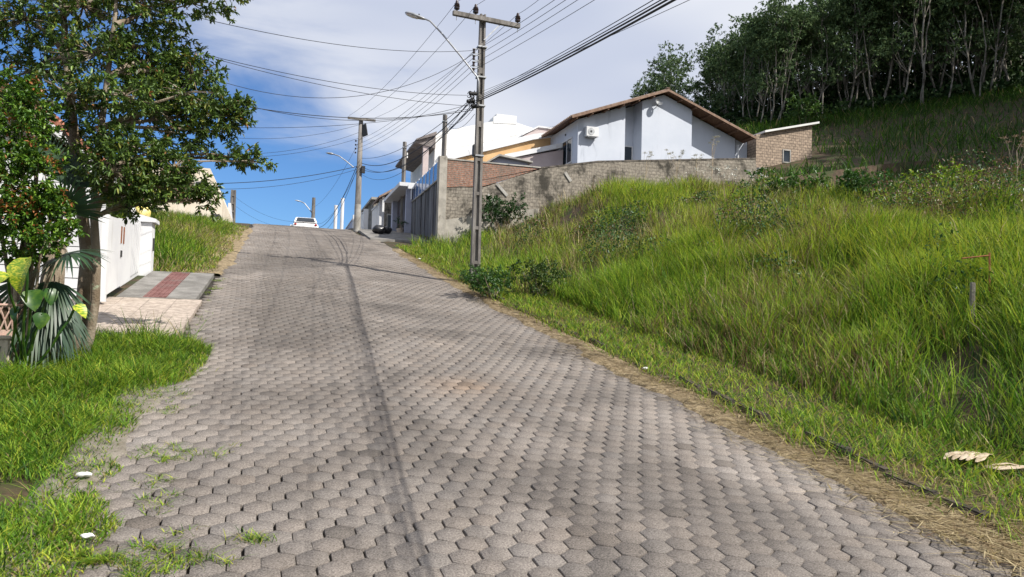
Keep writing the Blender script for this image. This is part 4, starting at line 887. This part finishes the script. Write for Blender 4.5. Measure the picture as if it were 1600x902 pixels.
# hillside grass on the cut slope and its lit crest
n=60000; X_,Y_=RNG.uniform(14,55,n),RNG.uniform(38,66,n); u=.955*X_+.297*Y_; s=-.297*X_+.955*Y_
cov=.16+.9*sstep(57,61.5,Y_)+.25*(vnoise(X_,Y_,3,71)>.62); k=(RNG.random(n)<cov)&(X_<.74*Y_+3)&((s<46)|(u>27)); k&=~((u>15)&(u<32.5)&(s>36)&(s<47)); u=u[k];s=s[k];n=len(u)
o=blades('hill_grass',np.stack([u,s,ground(u,s)-.05],-1),RNG.uniform(.4,1.0,n),RNG.uniform(.03,.06,n),pal(n,[.45,.12,.35,.08],[(.06,.13,.015),GR,GD,GB]),m_grass,.3,.4); tag(o,'grass on the cut slope below the forest','grass',kind='stuff')
# ---------------------------------------------------------------- leaves
def leaves(name,P_,D_,Nn,L_,Wd,col,mat_,parent=None,fold=.25):
    """P base, D unit direction, Nn unit approx normal"""
    n=len(P_); S=np.cross(D_,Nn); S/= (np.linalg.norm(S,axis=1,keepdims=True)+1e-9); U=np.cross(S,D_)
    L_=L_[:,None]; Wd=Wd[:,None]
    a=P_; b=P_+D_*L_*.35+S*Wd*.5+U*Wd*fold; c=P_+D_*L_*.72+S*Wd*.36+U*Wd*fold*.6-U*L_*.05; d=P_+D_*L_-U*L_*.14
    e=P_+D_*L_*.72-S*Wd*.36+U*Wd*fold*.6-U*L_*.05; f=P_+D_*L_*.35-S*Wd*.5+U*Wd*fold
    V=np.stack([a,b,c,d,e,f],1).reshape(-1,3); k=np.arange(n)*6
    return bulk(name,V,np.concatenate([np.stack([k,k+1,k+2,k+3],-1),np.stack([k,k+3,k+4,k+5],-1)]),mat_,parent,cols=np.repeat(col,6,0))
o=leaves('leafy_scrub',SCRUB[0],SCRUB[1],SCRUB[2],SCRUB[3],SCRUB[3]*.42,SCRUB[4],m_leaf); tag(o,'dark leafy and rusty weeds growing in patches through the bank grass','scrub',kind='stuff')
def unit(v): return v/(np.linalg.norm(v,axis=-1,keepdims=True)+1e-9)
def clumpleaves(clumps,per_twig,twigs_per,leafL,rg):
    """clumps: (center(3), radii(3)); returns P,D,N, twig endpoints"""
    Ps=[];Ds=[];Ns=[];T=[]
    for (c,r,k) in clumps:
        m=int(twigs_per*k); d=unit(rg.normal(size=(m,3))); rad=rg.random(m)**.45
        tc_=np.array(c)+d*np.array(r)*rad[:,None]; td=unit(d*np.array([1,1,.5])+np.array([0,0,.25])+rg.normal(0,.35,(m,3)))
        T.append(tc_)
        pp=np.repeat(tc_,per_twig,0)+np.repeat(td,per_twig,0)*(rg.random((m*per_twig,1))*leafL*2.2)
        ld=unit(np.repeat(td,per_twig,0)*.6+rg.normal(0,.75,(m*per_twig,3))+np.array([0,0,-.18]))
        nn=unit(np.array([0,0,1.])+rg.normal(0,.45,(m*per_twig,3)))
        Ps.append(pp);Ds.append(ld);Ns.append(nn)
    return np.concatenate(Ps),np.concatenate(Ds),np.concatenate(Ns),T
def bent(p0,p1,n=6,w=.08,seed=0,sag=0):
    rg=random.Random(seed); p0=Vector(p0);p1=Vector(p1); L0=(p1-p0).length; pts=[]
    a=Vector((rg.uniform(-1,1),rg.uniform(-1,1),rg.uniform(-.5,.5)))
    for i in range(n+1):
        t=i/n; p=p0.lerp(p1,t)+a*math.sin(math.pi*t)*w*L0+Vector((rg.uniform(-1,1),rg.uniform(-1,1),rg.uniform(-1,1)))*L0*.012*(0<i<n)
        p.z+=sag*math.sin(math.pi*t)*L0; pts.append(p)
    return pts
# leafy street tree on the left
tb=at(128,557,9.4); tb[2]=gz(tb[0],tb[1])
tr=thing('leafy_tree','leafy broad crowned tree with two leaning mossy trunks from one base on the left lawn','tree',tuple(tb))
def A(px,py,Y): return Vector(at(px,py,Y))
trunkA=[A(122,566,9.4),A(124,530,9.4),A(130,470,9.42),A(136,400,9.45),A(128,330,9.5),A(120,255,9.5),A(112,170,9.5),A(104,90,9.5),A(98,10,9.55),A(95,-60,9.6)]
trunkB=[A(126,566,9.4),A(140,525,9.35),A(149,470,9.3),A(151,410,9.3),A(147,340,9.3),A(150,270,9.3),A(158,200,9.3),A(168,120,9.3),A(178,40,9.3),A(185,-30,9.3)]
L(tr,MB().tube(trunkA,[.11,.092,.083,.077,.07,.063,.055,.045,.036,.027],12),'trunk',m_bark,smooth=True)
L(tr,MB().tube(trunkB,[.08,.06,.053,.05,.047,.044,.04,.034,.027,.018],12),'trunk',m_bark,smooth=True)
CL=[ # px,py,Y,rx px,ry px, density
 (40,30,9.6,80,60,1.3),(130,10,9.4,80,45,1.2),(230,12,9.6,70,28,.9),(300,5,9.8,55,22,.6),(345,-10,9.8,35,20,.35),(60,-60,9.6,120,60,.9),(200,-60,9.6,110,50,.8),
 (60,110,9.9,85,55,1.2),(150,85,9.3,70,42,1.0),(215,75,9.6,50,30,.55),(260,90,10.0,55,42,1.0),(300,120,10.0,42,42,.8),(225,130,9.7,45,40,.8),
 (110,150,9.0,60,38,.7),(20,165,9.6,50,42,.7),(195,150,8.9,55,25,.6),(250,175,9.8,60,32,.9),(300,175,10.2,55,30,.9),(350,170,10.4,42,28,.8),(372,182,10.5,24,22,.3),(290,145,9.6,50,25,.5),
 (265,225,10,45,10,.2),(330,205,10.3,35,14,.25),
 (360,245,10.5,32,14,.33),(395,252,10.6,28,12,.28),(310,235,10.2,25,12,.18),(290,210,10,20,12,.12),
 (215,235,9.0,50,28,.8),(270,262,9.2,32,22,.5),(180,270,8.8,45,32,.8),(240,290,9.2,52,24,.8),(295,297,9.6,36,18,.45),(320,315,9.7,20,14,.22),(205,315,9.2,38,16,.4),(160,215,9,40,25,.5),
 (80,250,9.2,45,24,.4),(100,205,9.6,40,22,.3)]
rg=np.random.default_rng(5); clumps=[]; lim=MB()
for i,(px,py,Y,rx,ry,k) in enumerate(CL):
    c=at(px,py,Y); r=(rx*Y/F,rx*Y/F*.8,ry*Y/F); clumps.append((c,r,k))
    base_=trunkB if (px>150 and i%3) else trunkA
    best=min(base_[3:],key=lambda q:(q-Vector(c)).length+max(0,q.z-c[2]+.1)*1.2)
    r0_=.045 if k>.5 else .028
    pts=bent(best,c,6,.07,i,.05); lim.tube(pts,list(np.linspace(r0_,.012,len(pts))),7)
lim.tube(bent(A(150,262,9.3),A(405,255,10.6),12,.02,5,.03),list(np.linspace(.026,.004,13)),7)
P_,D_,N_,T=clumpleaves(clumps,18,94,.065,rg)
for (c,r,k),tt in zip(clumps,T):
    for q in tt[:int(len(tt)*.4)]: lim.tube(bent(c,q,3,.08,int(q[0]*1000)%997),[.01,.007,.005,.003],4,cap=False)
L(tr,lim,'limbs',m_bark)
n=len(P_); vn=vnoise(P_[:,0]*1.0+P_[:,2],P_[:,1]+P_[:,2]*.7,.35,81)
col=pal(n,np.stack([.45+0*vn,.25+0*vn,.16+.2*vn,.04+.22*(vn>.72),.01+.06*(vn>.82)],-1),[(.09,.16,.03),(.06,.11,.03),(.16,.25,.04),(.26,.28,.05),(.30,.13,.04)])
o=leaves('crown',P_-np.array(tb),D_,N_,rg.uniform(.045,.095,n),rg.uniform(.02,.036,n),col,m_leaf,tr)
# shrub with rust coloured shoots
sb=at(30,575,8.5); sb[2]=gz(sb[0],sb[1]); sh=thing('rusty_shrub','dense lime green shrub with rust red young shoots at the left edge','shrub',tuple(sb))
cl=[]; lim=MB()
for (px,py,Y,rx,ry,k) in ((10,140,8.5,45,35,.7),(55,165,8.5,30,22,.4),(30,200,8.3,45,35,.9),(60,250,8.2,35,25,.6),(15,260,8.2,40,35,.9),(45,310,8.1,45,32,1.1),(15,350,8.0,40,35,1.0),(80,330,8.2,35,26,.7),(70,375,8.0,35,18,.5),(30,400,8.1,35,16,.4),(105,355,8.2,22,14,.25),(-40,300,8.3,60,90,1.6),(-40,180,8.4,60,60,1.0)):
    c=at(px,py,Y); cl.append((c,(rx*Y/F,rx*Y/F*.8,ry*Y/F),k)); lim.tube(bent(sb,c,6,.06,px+py,.0),list(np.linspace(.035,.008,7)),6)
P_,D_,N_,T=clumpleaves(cl,20,95,.04,rg); n=len(P_); vn=vnoise(P_[:,0]+P_[:,2],P_[:,1]-P_[:,2],.22,82)
col=pal(n,np.stack([.42+0*vn,.25+0*vn,.2+0*vn,.02+.4*(vn>.74)],-1),[(.10,.21,.02),(.05,.12,.02),(.19,.32,.03),(.40,.15,.05)])
leaves('foliage',P_-sb,D_,N_,rg.uniform(.04,.065,n),rg.uniform(.02,.03,n),col,m_leaf,sh); L(sh,lim,'stem',m_bark)
# fan palm
pb=at(66,585,8.9); pb[2]=gz(pb[0],pb[1]); pm=thing('fan_palm','young dark fan palm with drooping narrow fronds between the shrub and the tree trunks','palm',tuple(pb))
hp=Vector(pb)
st=[hp,hp+Vector((.02,0,.5)),hp+Vector((.05,0,1.0)),hp+Vector((.08,0,1.5))]
L(pm,MB().tube(st,[.17,.15,.13,.10],12),'trunk',m_bark,smooth=True)
crown0=hp+Vector((.05,0,1.35))
def frond(target,spread,nl,Ln,droop,seed):
    rg_=random.Random(seed); tgt=Vector(target); pts=bent(crown0,tgt,5,.03,seed,.12); st_=L(pm,MB().tube(pts,[.016,.014,.012,.01,.008,.007],6),'frond_stalk',m_bark)
    fd=(tgt-crown0).normalized(); side=fd.cross(Vector((.35,-.9,.2))).normalized(); 
    V=[];Fq=[];Ft=[];C=[]
    for k in range(nl):
        a=(k/(nl-1)-.5)*spread; d=(fd*math.cos(a)+side*math.sin(a)).normalized(); L1=Ln*(1-.25*abs(a)/(spread/2))*rg_.uniform(.85,1.05)
        w=side*math.cos(a)-fd*math.sin(a); b=len(V); dr=droop*rg_.uniform(.6,1.3)
        for t,ww in ((.02,.006),(.35,.017),(.7,.012),(1,0)):
            p=tgt+d*L1*t-Vector((0,0,1))*dr*L1*t*t
            if ww: V+=[p-w*ww,p+w*ww]
            else: V+=[p]
        Fq+=[(b,b+1,b+3,b+2),(b+2,b+3,b+5,b+4)]; Ft.append((b+4,b+5,b+6)); cc=np.array(rg_.choice([(.03,.07,.03),(.05,.10,.045),(.04,.085,.05)]))*rg_.uniform(.8,1.3); C+=[cc]*7
    V=np.array([tuple(v) for v in V])-np.array(pm.location); bulk('frond',V,np.array(Fq),m_leaf,pm,cols=np.array(C),tris=np.array(Ft))
for i,(px,py,Y,sp,nl,Ln,dr) in enumerate(((100,330,8.6,3.2,34,.62,.15),(70,270,8.8,2.8,30,.55,.1),(105,395,8.5,3.2,34,.65,.35),(60,330,8.5,3.0,28,.6,.25),(85,440,8.6,2.6,30,.6,.6),(60,470,8.5,2.2,28,.6,.9),(95,480,8.8,2.4,26,.5,.8),(40,440,8.8,2.6,26,.55,.6),(110,290,9.0,2.6,28,.5,.1))):
    frond(at(px,py,Y),sp,nl,Ln,dr,i)
# variegated aroid by the planter
vb=at(40,560,8.35); vb[2]=gz(vb[0],vb[1]); vp=thing('variegated_plant','variegated climbing plant with big yellow striped split leaves beside the gatepost','plant',tuple(vb))
m_var=mat('variegated leaf',(.16,.30,.02),(.62,.60,.06),scale=16,rough=.4,stretch=(1.5,1.5,5),lo=.44,hi=.60,transl=.25,spec=.5)
m_var2=mat('green aroid leaf',(.03,.09,.015),(.09,.17,.02),scale=7,rough=.35,lo=.45,hi=.65,transl=.25,spec=.5)
def bigleaf(c,size,tilt,yaw_,roll_,mm):
    stations=[(0,.0),(.03,.22),(.12,.40),(.28,.50),(.45,.48),(.62,.40),(.78,.26),(.9,.12),(1,.0)]
    v=[];f=[]
    for t,w in stations:
        dip=-.35*t*t
        for q in (-1,-.5,0,.5,1):
            cut=.90 if (int(t*16)%2 and abs(q)==1) else 1
            v.append((q*w*cut,t-.06*abs(q)*(t<.2),dip+.14*abs(q)*w*2))
    for i in range(len(stations)-1):
        for j in range(4): f.append((i*5+j,i*5+j+1,(i+1)*5+j+1,(i+1)*5+j))
    R_=Matrix.Rotation(yaw_,3,'Z')@Matrix.Rotation(tilt,3,'X')@Matrix.Rotation(roll_,3,'Y')
    v=[Vector(c)+R_@(Vector(p)*size) for p in v]; mb=MB().add(v,f); o=L(vp,mb,'leaf',mm,smooth=True); return o
for (px,py,Y,sz,ti,ya,ro_,mm) in ((42,405,7.7,.36,-1.05,2.6,.15,m_var),(12,430,7.6,.28,-.55,2.2,-.3,m_var),(50,455,7.9,.22,-.9,3.6,.3,m_var2),(75,452,8.2,.18,-1.0,4.0,.2,m_var2),(118,478,8.3,.17,-.6,4.4,.4,m_var),(65,490,8.1,.17,-1.2,3.3,-.2,m_var2),(28,480,7.9,.16,-1.1,2.4,0,m_var2)):
    c=at(px,py,Y); L(vp,MB().tube(bent(vb,c,6,.08,px),[.014]*7,6),'stalk',m_var2); bigleaf(c,sz,ti,ya,ro_,mm)
# bushes
def bush(label,u,s,r,hgt,n,cols,leafL,name='bush',cat='bush',seed=1,zoff=0,shape=None):
    z=gz(u,s)+zoff; t=thing(name,label,cat,(u,s,z)); rg=np.random.default_rng(seed); cl=[]; mb=MB()
    for k in range(shape or 9):
        a=rg.uniform(0,6.28); q=rg.random()**.6*r*.7; c=(q*math.cos(a),q*math.sin(a),hgt*rg.uniform(.3,.85)); cl.append((c,(r*.42,r*.42,hgt*.28),1)); mb.tube(bent((0,0,-.1),c,4,.1,k+seed),[.02,.015,.012,.009,.006],5)
    P_,D_,N_,T=clumpleaves(cl,14,max(2,n/14/len(cl)),leafL,rg); m=len(P_)
    leaves('foliage',P_,D_,N_,rg.uniform(.7,1.3,m)*leafL,rg.uniform(.35,.6,m)*leafL,pal(m,[1/len(cols)]*len(cols),cols),m_leaf,t); mb.build('stem',m_bark,t); return t
gd=[(.03,.09,.02),(.05,.13,.02),(.08,.18,.025)]
bush('dark green creeper bush spilling onto the road edge at the foot of the utility pole',4.95,17.3,.8,.75,3600,gd,.06,seed=2)
bush('second dark leafy bush just behind the utility pole bush',6.2,17.6,.9,.9,3200,[(.03,.08,.02),(.06,.12,.02),(.12,.17,.03)],.06,seed=3)
bush('dark bush against the foot of the block wall',9.1,30.7,1.1,1.5,3000,[(.02,.07,.015),(.04,.10,.02)],.10,seed=4)
bush('broad leafy bush among the tall grass in the middle of the bank',15.5,20,1.4,.95,3000,[(.06,.15,.02),(.10,.22,.02),(.04,.10,.02)],.10,seed=5)
bush('bright yellow green bush on the right skyline of the bank',20.5,18.8,1.1,1.6,3600,[(.26,.40,.02),(.36,.42,.03),(.15,.28,.02)],.10,seed=6)
bush('dark green bush on the bank to the left of the bright bush',17.0,18.5,1.2,.8,2000,[(.04,.11,.02),(.07,.17,.02)],.11,seed=7)
bush('leafy green shrub behind the left verge grass below the cream building',-4.6,27,1.7,2.3,5200,[(.05,.11,.02),(.09,.16,.025),(.14,.18,.03)],.10,seed=8)
bush('brownish green shrub behind the white gates',-5.2,22.5,1.5,2.0,4600,[(.07,.12,.02),(.16,.18,.04),(.10,.14,.03)],.09,seed=9)
bush('round shrub on the hill crest under the forest edge',39.0,49,1.6,2.6,2500,[(.07,.16,.03),(.13,.22,.04)],.2,seed=10)
bush('tuft of leaves in the pot',5.9,38.9,.25,.5,300,[(.03,.08,.02)],.07,name='leaf_tuft',cat='plant',seed=12,zoff=.3)
lt=bpy.data.objects['leaf_tuft']; lt.location=(0,0,.28); lt.parent=pl
for k_ in ('label','category'): 
    if k_ in lt: del lt[k_]
MB().tube([(0,0,0),(0,0,.3)],[.14,.19],12).build('pot',m_postc,pl)
# tall flowering weeds in front of the wall
def weed(label,px,py,s,hgt,n,mt,colr,seed,name='umbel_weed',group=None,spread=.22):
    p=ony(px,py,s); z=p[2]-hgt; t=thing(name,label,'weed',(p[0],s,z),group); rg=random.Random(seed); st=MB(); rn=np.random.default_rng(seed)
    main=bent((0,0,-.2),(rg.uniform(-.05,.05),0,hgt*.85),5,.03,seed); st.tube(main,[.016,.014,.012,.01,.009,.008],5)
    tips=[]
    for k in range(n):
        b=main[2+k%4]; a=rg.uniform(0,6.28); q=rg.uniform(.4,1)*spread; e=Vector((q*math.cos(a),q*math.sin(a),hgt*rg.uniform(.86,1.04))); st.tube(bent(b,e,3,.06,k),[.007,.006,.005,.004],4); tips.append(e)
    st.build('stem',mt,t)
    P_=np.concatenate([np.array(e)+rn.normal(0,.045,(46,3))*[1,1,.35] for e in tips]); m=len(P_)
    leaves('flower_head',P_,unit(rn.normal(size=(m,3))),unit(rn.normal(size=(m,3))),rn.uniform(.02,.045,m),rn.uniform(.012,.022,m),pal(m,[.5,.5],colr),m_leaf,t); return t
wc=[(.45,.42,.32),(.25,.24,.13)]
weed('low pale flowering weed before the wall, left of the others',1012,238,29,1.5,5,m_frond,wc,1)
weed('wide pale flowering weed rising against the middle gable wall section',1055,236,29,1.9,9,m_frond,wc,2,spread=.45)
weed('small pale flowering weed right of the wide one before the gable',1090,242,29,1.6,6,m_frond,wc,3,spread=.3)
weed('tallest pale flowering weed, single stem up the right part of the gable',1114,215,29,2.4,7,m_frond,wc,4,spread=.3)
bc=[(.22,.13,.08),(.35,.25,.15)]
weed('tallest brown dried weed at the right edge of the picture',1588,213,15,2.6,9,m_frond,bc,5,name='dried_weed',spread=.35)
weed('shorter brown dried weed left of the tallest at the right edge',1560,262,15.5,1.9,8,m_frond,bc,6,name='dried_weed',spread=.3)
weed('brown dried weed bending beside the bright bush',1500,268,17,1.7,6,m_frond,bc,7,name='dried_weed',spread=.25)
# white flower specks in bank
n=70; u=RNG.uniform(17,22,n); s=RNG.uniform(24,30,n); P_=np.stack([u,s,ground(u,s)+RNG.uniform(.9,1.15,n)],-1); P_=np.repeat(P_,6,0)+RNG.normal(0,.05,(n*6,3)); m=len(P_)
tag(leaves('white_flowers',P_,unit(RNG.normal(size=(m,3))),unit(RNG.normal(size=(m,3))),np.full(m,.07),np.full(m,.05),np.tile((.7,.7,.62),(m,1)),m_leaf),'small white flower heads scattered in the upper bank grass','flowers',kind='stuff')
# single tall stalks on the lawn edge
q=[]
for (px,py) in ((225,535),(238,535),(212,530),(290,540)):
    d=ray(px,py); t=1.
    while (CAM+d*t)[2]>float(zr((CAM+d*t)[1])): t+=.02
    q.append(CAM+d*t)
P_=np.concatenate([np.array(p)+RNG.normal(0,.07,(26,3))*[1,1,0] for p in q]); n=len(P_); P_[:,2]=ground(P_[:,0],P_[:,1])
to=blades('grass_tuft',P_,RNG.uniform(.25,.6,n),np.full(n,.008),pal(n,[.5,.3,.2],[GD,GR,GB]),m_grass,.25,.4); tag(to,'tufts of thin tall grass at the corner of the pink driveway','grass',kind='stuff')
# ---------------------------------------------------------------- forest
def forest_tree(seed,H):
    rg=np.random.default_rng(seed); rr=random.Random(seed)
    t=bpy.data.objects.new('forest_tree',None); COL.objects.link(t); mb=MB()
    lean=Vector((rr.uniform(-.12,.12)*H,rr.uniform(-.08,.08)*H,H*.80))
    main=bent((0,0,-.6),lean,9,.07,seed); mb.tube(main,list(np.linspace(.10,.035,10)),7)
    if seed%2: mb.tube(bent((.3,.1,-.6),lean*.8+Vector((rr.uniform(-1.6,1.6),rr.uniform(-1,1),0)),9,.08,seed+7),list(np.linspace(.075,.025,10)),6)
    cl=[]
    for k in range(rr.randint(6,9)):
        b=main[rr.randint(5,9)]; a=rr.uniform(0,6.28); q=rr.uniform(.04,.17)*H; e=Vector((b.x+q*math.cos(a),b.y+q*math.sin(a),max(b.z+.08*H,H*rr.uniform(.55,.97)))); mb.tube(bent(b,e,4,.12,seed+k),list(np.linspace(.035,.015,5)),5)
        r=rr.uniform(.07,.12)*H; cl.append((tuple(e),(r,r,r*.75),1))
    for k in range(5):
        a=rr.uniform(0,6.28); e=Vector((lean.x*.6+.10*H*math.cos(a),lean.y+.10*H*math.sin(a),H*rr.uniform(.3,.6))); b=main[3]; mb.tube(bent(b,e,3,.1,seed+k+50),[.04,.03,.02,.015],4); cl.append((tuple(e),(.06*H,.06*H,.045*H),.35))
    mb.build('trunk',m_fbark,t)
    P_,D_,N_,T=clumpleaves(cl,11,26,.3,rg); n=len(P_); vn=rg.random(n)
    leaves('crown',P_,D_,N_,rg.uniform(.22,.40,n),rg.uniform(.11,.19,n),pal(n,[.4,.35,.25],[(.095,.155,.07),(.14,.21,.09),(.21,.28,.12)]),m_fleaf,t); return t
protos=[forest_tree(100+i,h) for i,h in enumerate((14,15,13,16,13.5,15.5,12,14.5))]
kids=[list(p.children) for p in protos]
spots=[]; rr=random.Random(3)
rows=[(62.5,1.8,0),(64.5,2.0,.6),(67,2.2,1),(70,2.4,1),(74,2.8,1),(79,3.2,1),(85,3.8,1)]
for (Yr,sp,_) in rows:
    X=.175*Yr
    while X<Yr*.74:
        Yj=Yr+rr.uniform(-1.2,1.2); Xj=X+rr.uniform(-.9,.9)
        u=.955*Xj+.297*Yj; s=-.297*Xj+.955*Yj
        if not (Yr<70 and Xj/Yj<.30 and Xj<19): spots.append((u,s,Xj,Yj))
        X+=sp*(.62 if X/Yr<.33 else 1)
for k in range(60):   # unseen trees added right of frame, to cast shade on the cut slope
    Yj=rr.uniform(26,54); Xj=max(.76*Yj+3,43.5)+rr.random()**1.4*16
    spots.append((.955*Xj+.297*Yj,-.297*Xj+.955*Yj,Xj,Yj))
first=[True]*len(protos)
print('forest trees',len(spots))
for i,(u,s,X_,Y_) in enumerate(spots):
    j=rr.randrange(len(protos))
    if first[j]: r=protos[j]; first[j]=False
    else:
        r=protos[j].copy(); COL.objects.link(r)
        for c in kids[j]:
            d=c.copy(); COL.objects.link(d); d.parent=r
    r.location=(u,s,gz(u,s)-.2); r.rotation_euler=(0,0,rr.uniform(0,6.28)); k=rr.uniform(.88,1.12)*float(np.interp(X_/Y_,[.17,.21,.27,.35,.42,.5,.74,.78],[.46,.60,.68,.70,.78,.92,1,1.5])); r.scale=(k,k,k*rr.uniform(.95,1.08))
    tag(r,'slender pale trunked tree in the dark forest on the hillside','tree','slender trees of the hillside forest')
for j in range(len(protos)):
    if first[j]: 
        for c in kids[j]: bpy.data.objects.remove(c)
        bpy.data.objects.remove(protos[j])
# undergrowth filling the forest floor, added dark to deepen shade between the trunks
n=42000; X_=RNG.uniform(6,68,n); Y_=62.5+38*RNG.random(n)**1.3; k=(X_/Y_<.95); X_=X_[k];Y_=Y_[k];n=len(X_); u=.955*X_+.297*Y_; s=-.297*X_+.955*Y_
k=(X_/Y_>.19); X_=X_[k];Y_=Y_[k];u=u[k];s=s[k];n=len(u)
hh=RNG.random(n)**1.3*(1.2+6.5*sstep(63,72,Y_)*(.3+vnoise(X_,Y_,3.5,91)))*np.interp(X_/Y_,[.19,.4],[.5,1]); P_=np.stack([u,s,ground(u,s)+hh],-1)
o=leaves('forest_undergrowth',P_,unit(RNG.normal(size=(n,3))),unit(RNG.normal(size=(n,3))),RNG.uniform(.35,.6,n),RNG.uniform(.2,.35,n),pal(n,[.5,.3,.2],[(.025,.055,.018),(.04,.075,.022),(.06,.10,.03)]),m_fleaf)
tag(o,'dark leafy undergrowth below the forest trees','undergrowth',kind='stuff')
# far left slim trees above the blue house roof
# ---------------------------------------------------------------- small things
def ptg(px,py):
    d=ray(px,py); t=1.
    while (CAM+d*t)[2]>gz(*(CAM+d*t)[:2]) and t<60: t+=.03
    return CAM+d*t
for (px,py,lab,sz) in ((131,757,'crumpled white paper scrap on the lawn near the bare patch',.045),(136,855,'crumpled white scrap nearest the bottom left on the road edge',.035),(1008,583,'small white scrap on the mown verge beside the kerb',.04),(655,408,'tiny white scrap at the far road edge beyond the pole shadow',.05)):
    p=ptg(px,py); o=lump(sz*.8,7,px,(1.4,.8,.5)).build('paper_scrap',m_plasticw); o.location=(p[0],p[1],p[2]+sz*.5+.05); tag(o,lab,'litter')
# dry palm sheaths lying on the right verge
def sheath(label,px,py,Lh,yaw_,n,w,seed):
    p=ptg(px,py); t=thing('dry_palm_sheath',label,'palm sheath',(p[0],p[1],p[2]+.06),rz=yaw_); rr=random.Random(seed)
    for k in range(n):
        o=(k-(n-1)/2)*w; pts=[(o*(1-.5*q)+rr.uniform(-.01,.01),(q-.5)*Lh*rr.uniform(.9,1.1),.05*math.sin(math.pi*(q*.8+.1))+rr.uniform(0,.02)) for q in (0,.2,.4,.6,.8,1)]
        MB().tube(pts,[.01,w*.55,w*.6,w*.5,w*.35,.008],7,squash=.22).build('strip',m_frond,t)
sheath('fan of thick pale dry palm sheaths lying in the verge grass',1520,728,.62,-1.2,5,.07,2)
sheath('second smaller heap of pale dry palm strips at the right edge of the verge',1590,748,.5,-1.9,4,.05,5)
# wooden stake and rusty rod frame
p=ptg(1517,528); sk=thing('wooden_stake','short grey wooden stake leaning in the tall grass on the right','stake',(p[0],p[1],p[2]-.3)); q=at(1519,455,0.001+float((p-CAM)@_h))
MB().tube([(0,0,0),(q[0]-p[0]+.01,q[1]-p[1],q[2]-p[2]+.42)],[.045,.035],6).build('shaft',m_fbark,sk)
_d=float((ptg0(1548,470)-CAM)@_h)-.4; p=at(1546,470,_d); rf_=thing('rusty_rod_frame','thin rusty rod bent into a gallows shape above the tall grass on the right','rod',(p[0],p[1],p[2]-1.2))
a=at(1546,395,_d); b=at(1503,404,_d)
MB().tube([(0,0,0),(a[0]-p[0],a[1]-p[1],a[2]-p[2]+1.2)],.014,6).build('upright',m_rust,rf_)
MB().tube([(a[0]-p[0],a[1]-p[1],a[2]-p[2]+1.16),(b[0]-p[0],b[1]-p[1],b[2]-p[2]+1.2)],.012,6).build('arm',m_rust,rf_)
p=at(1596,300,20); o=lump(.22,6,11,(1.5,1,.6)).build('white_sack',m_plasticw,smooth=True); o.location=(p[0]+.1,p[1],p[2]-.03); tag(o,'white sack half seen at the right edge above the bank grass','sack')
SC.cycles.max_bounces=6; SC.cycles.diffuse_bounces=3; SC.cycles.transparent_max_bounces=4
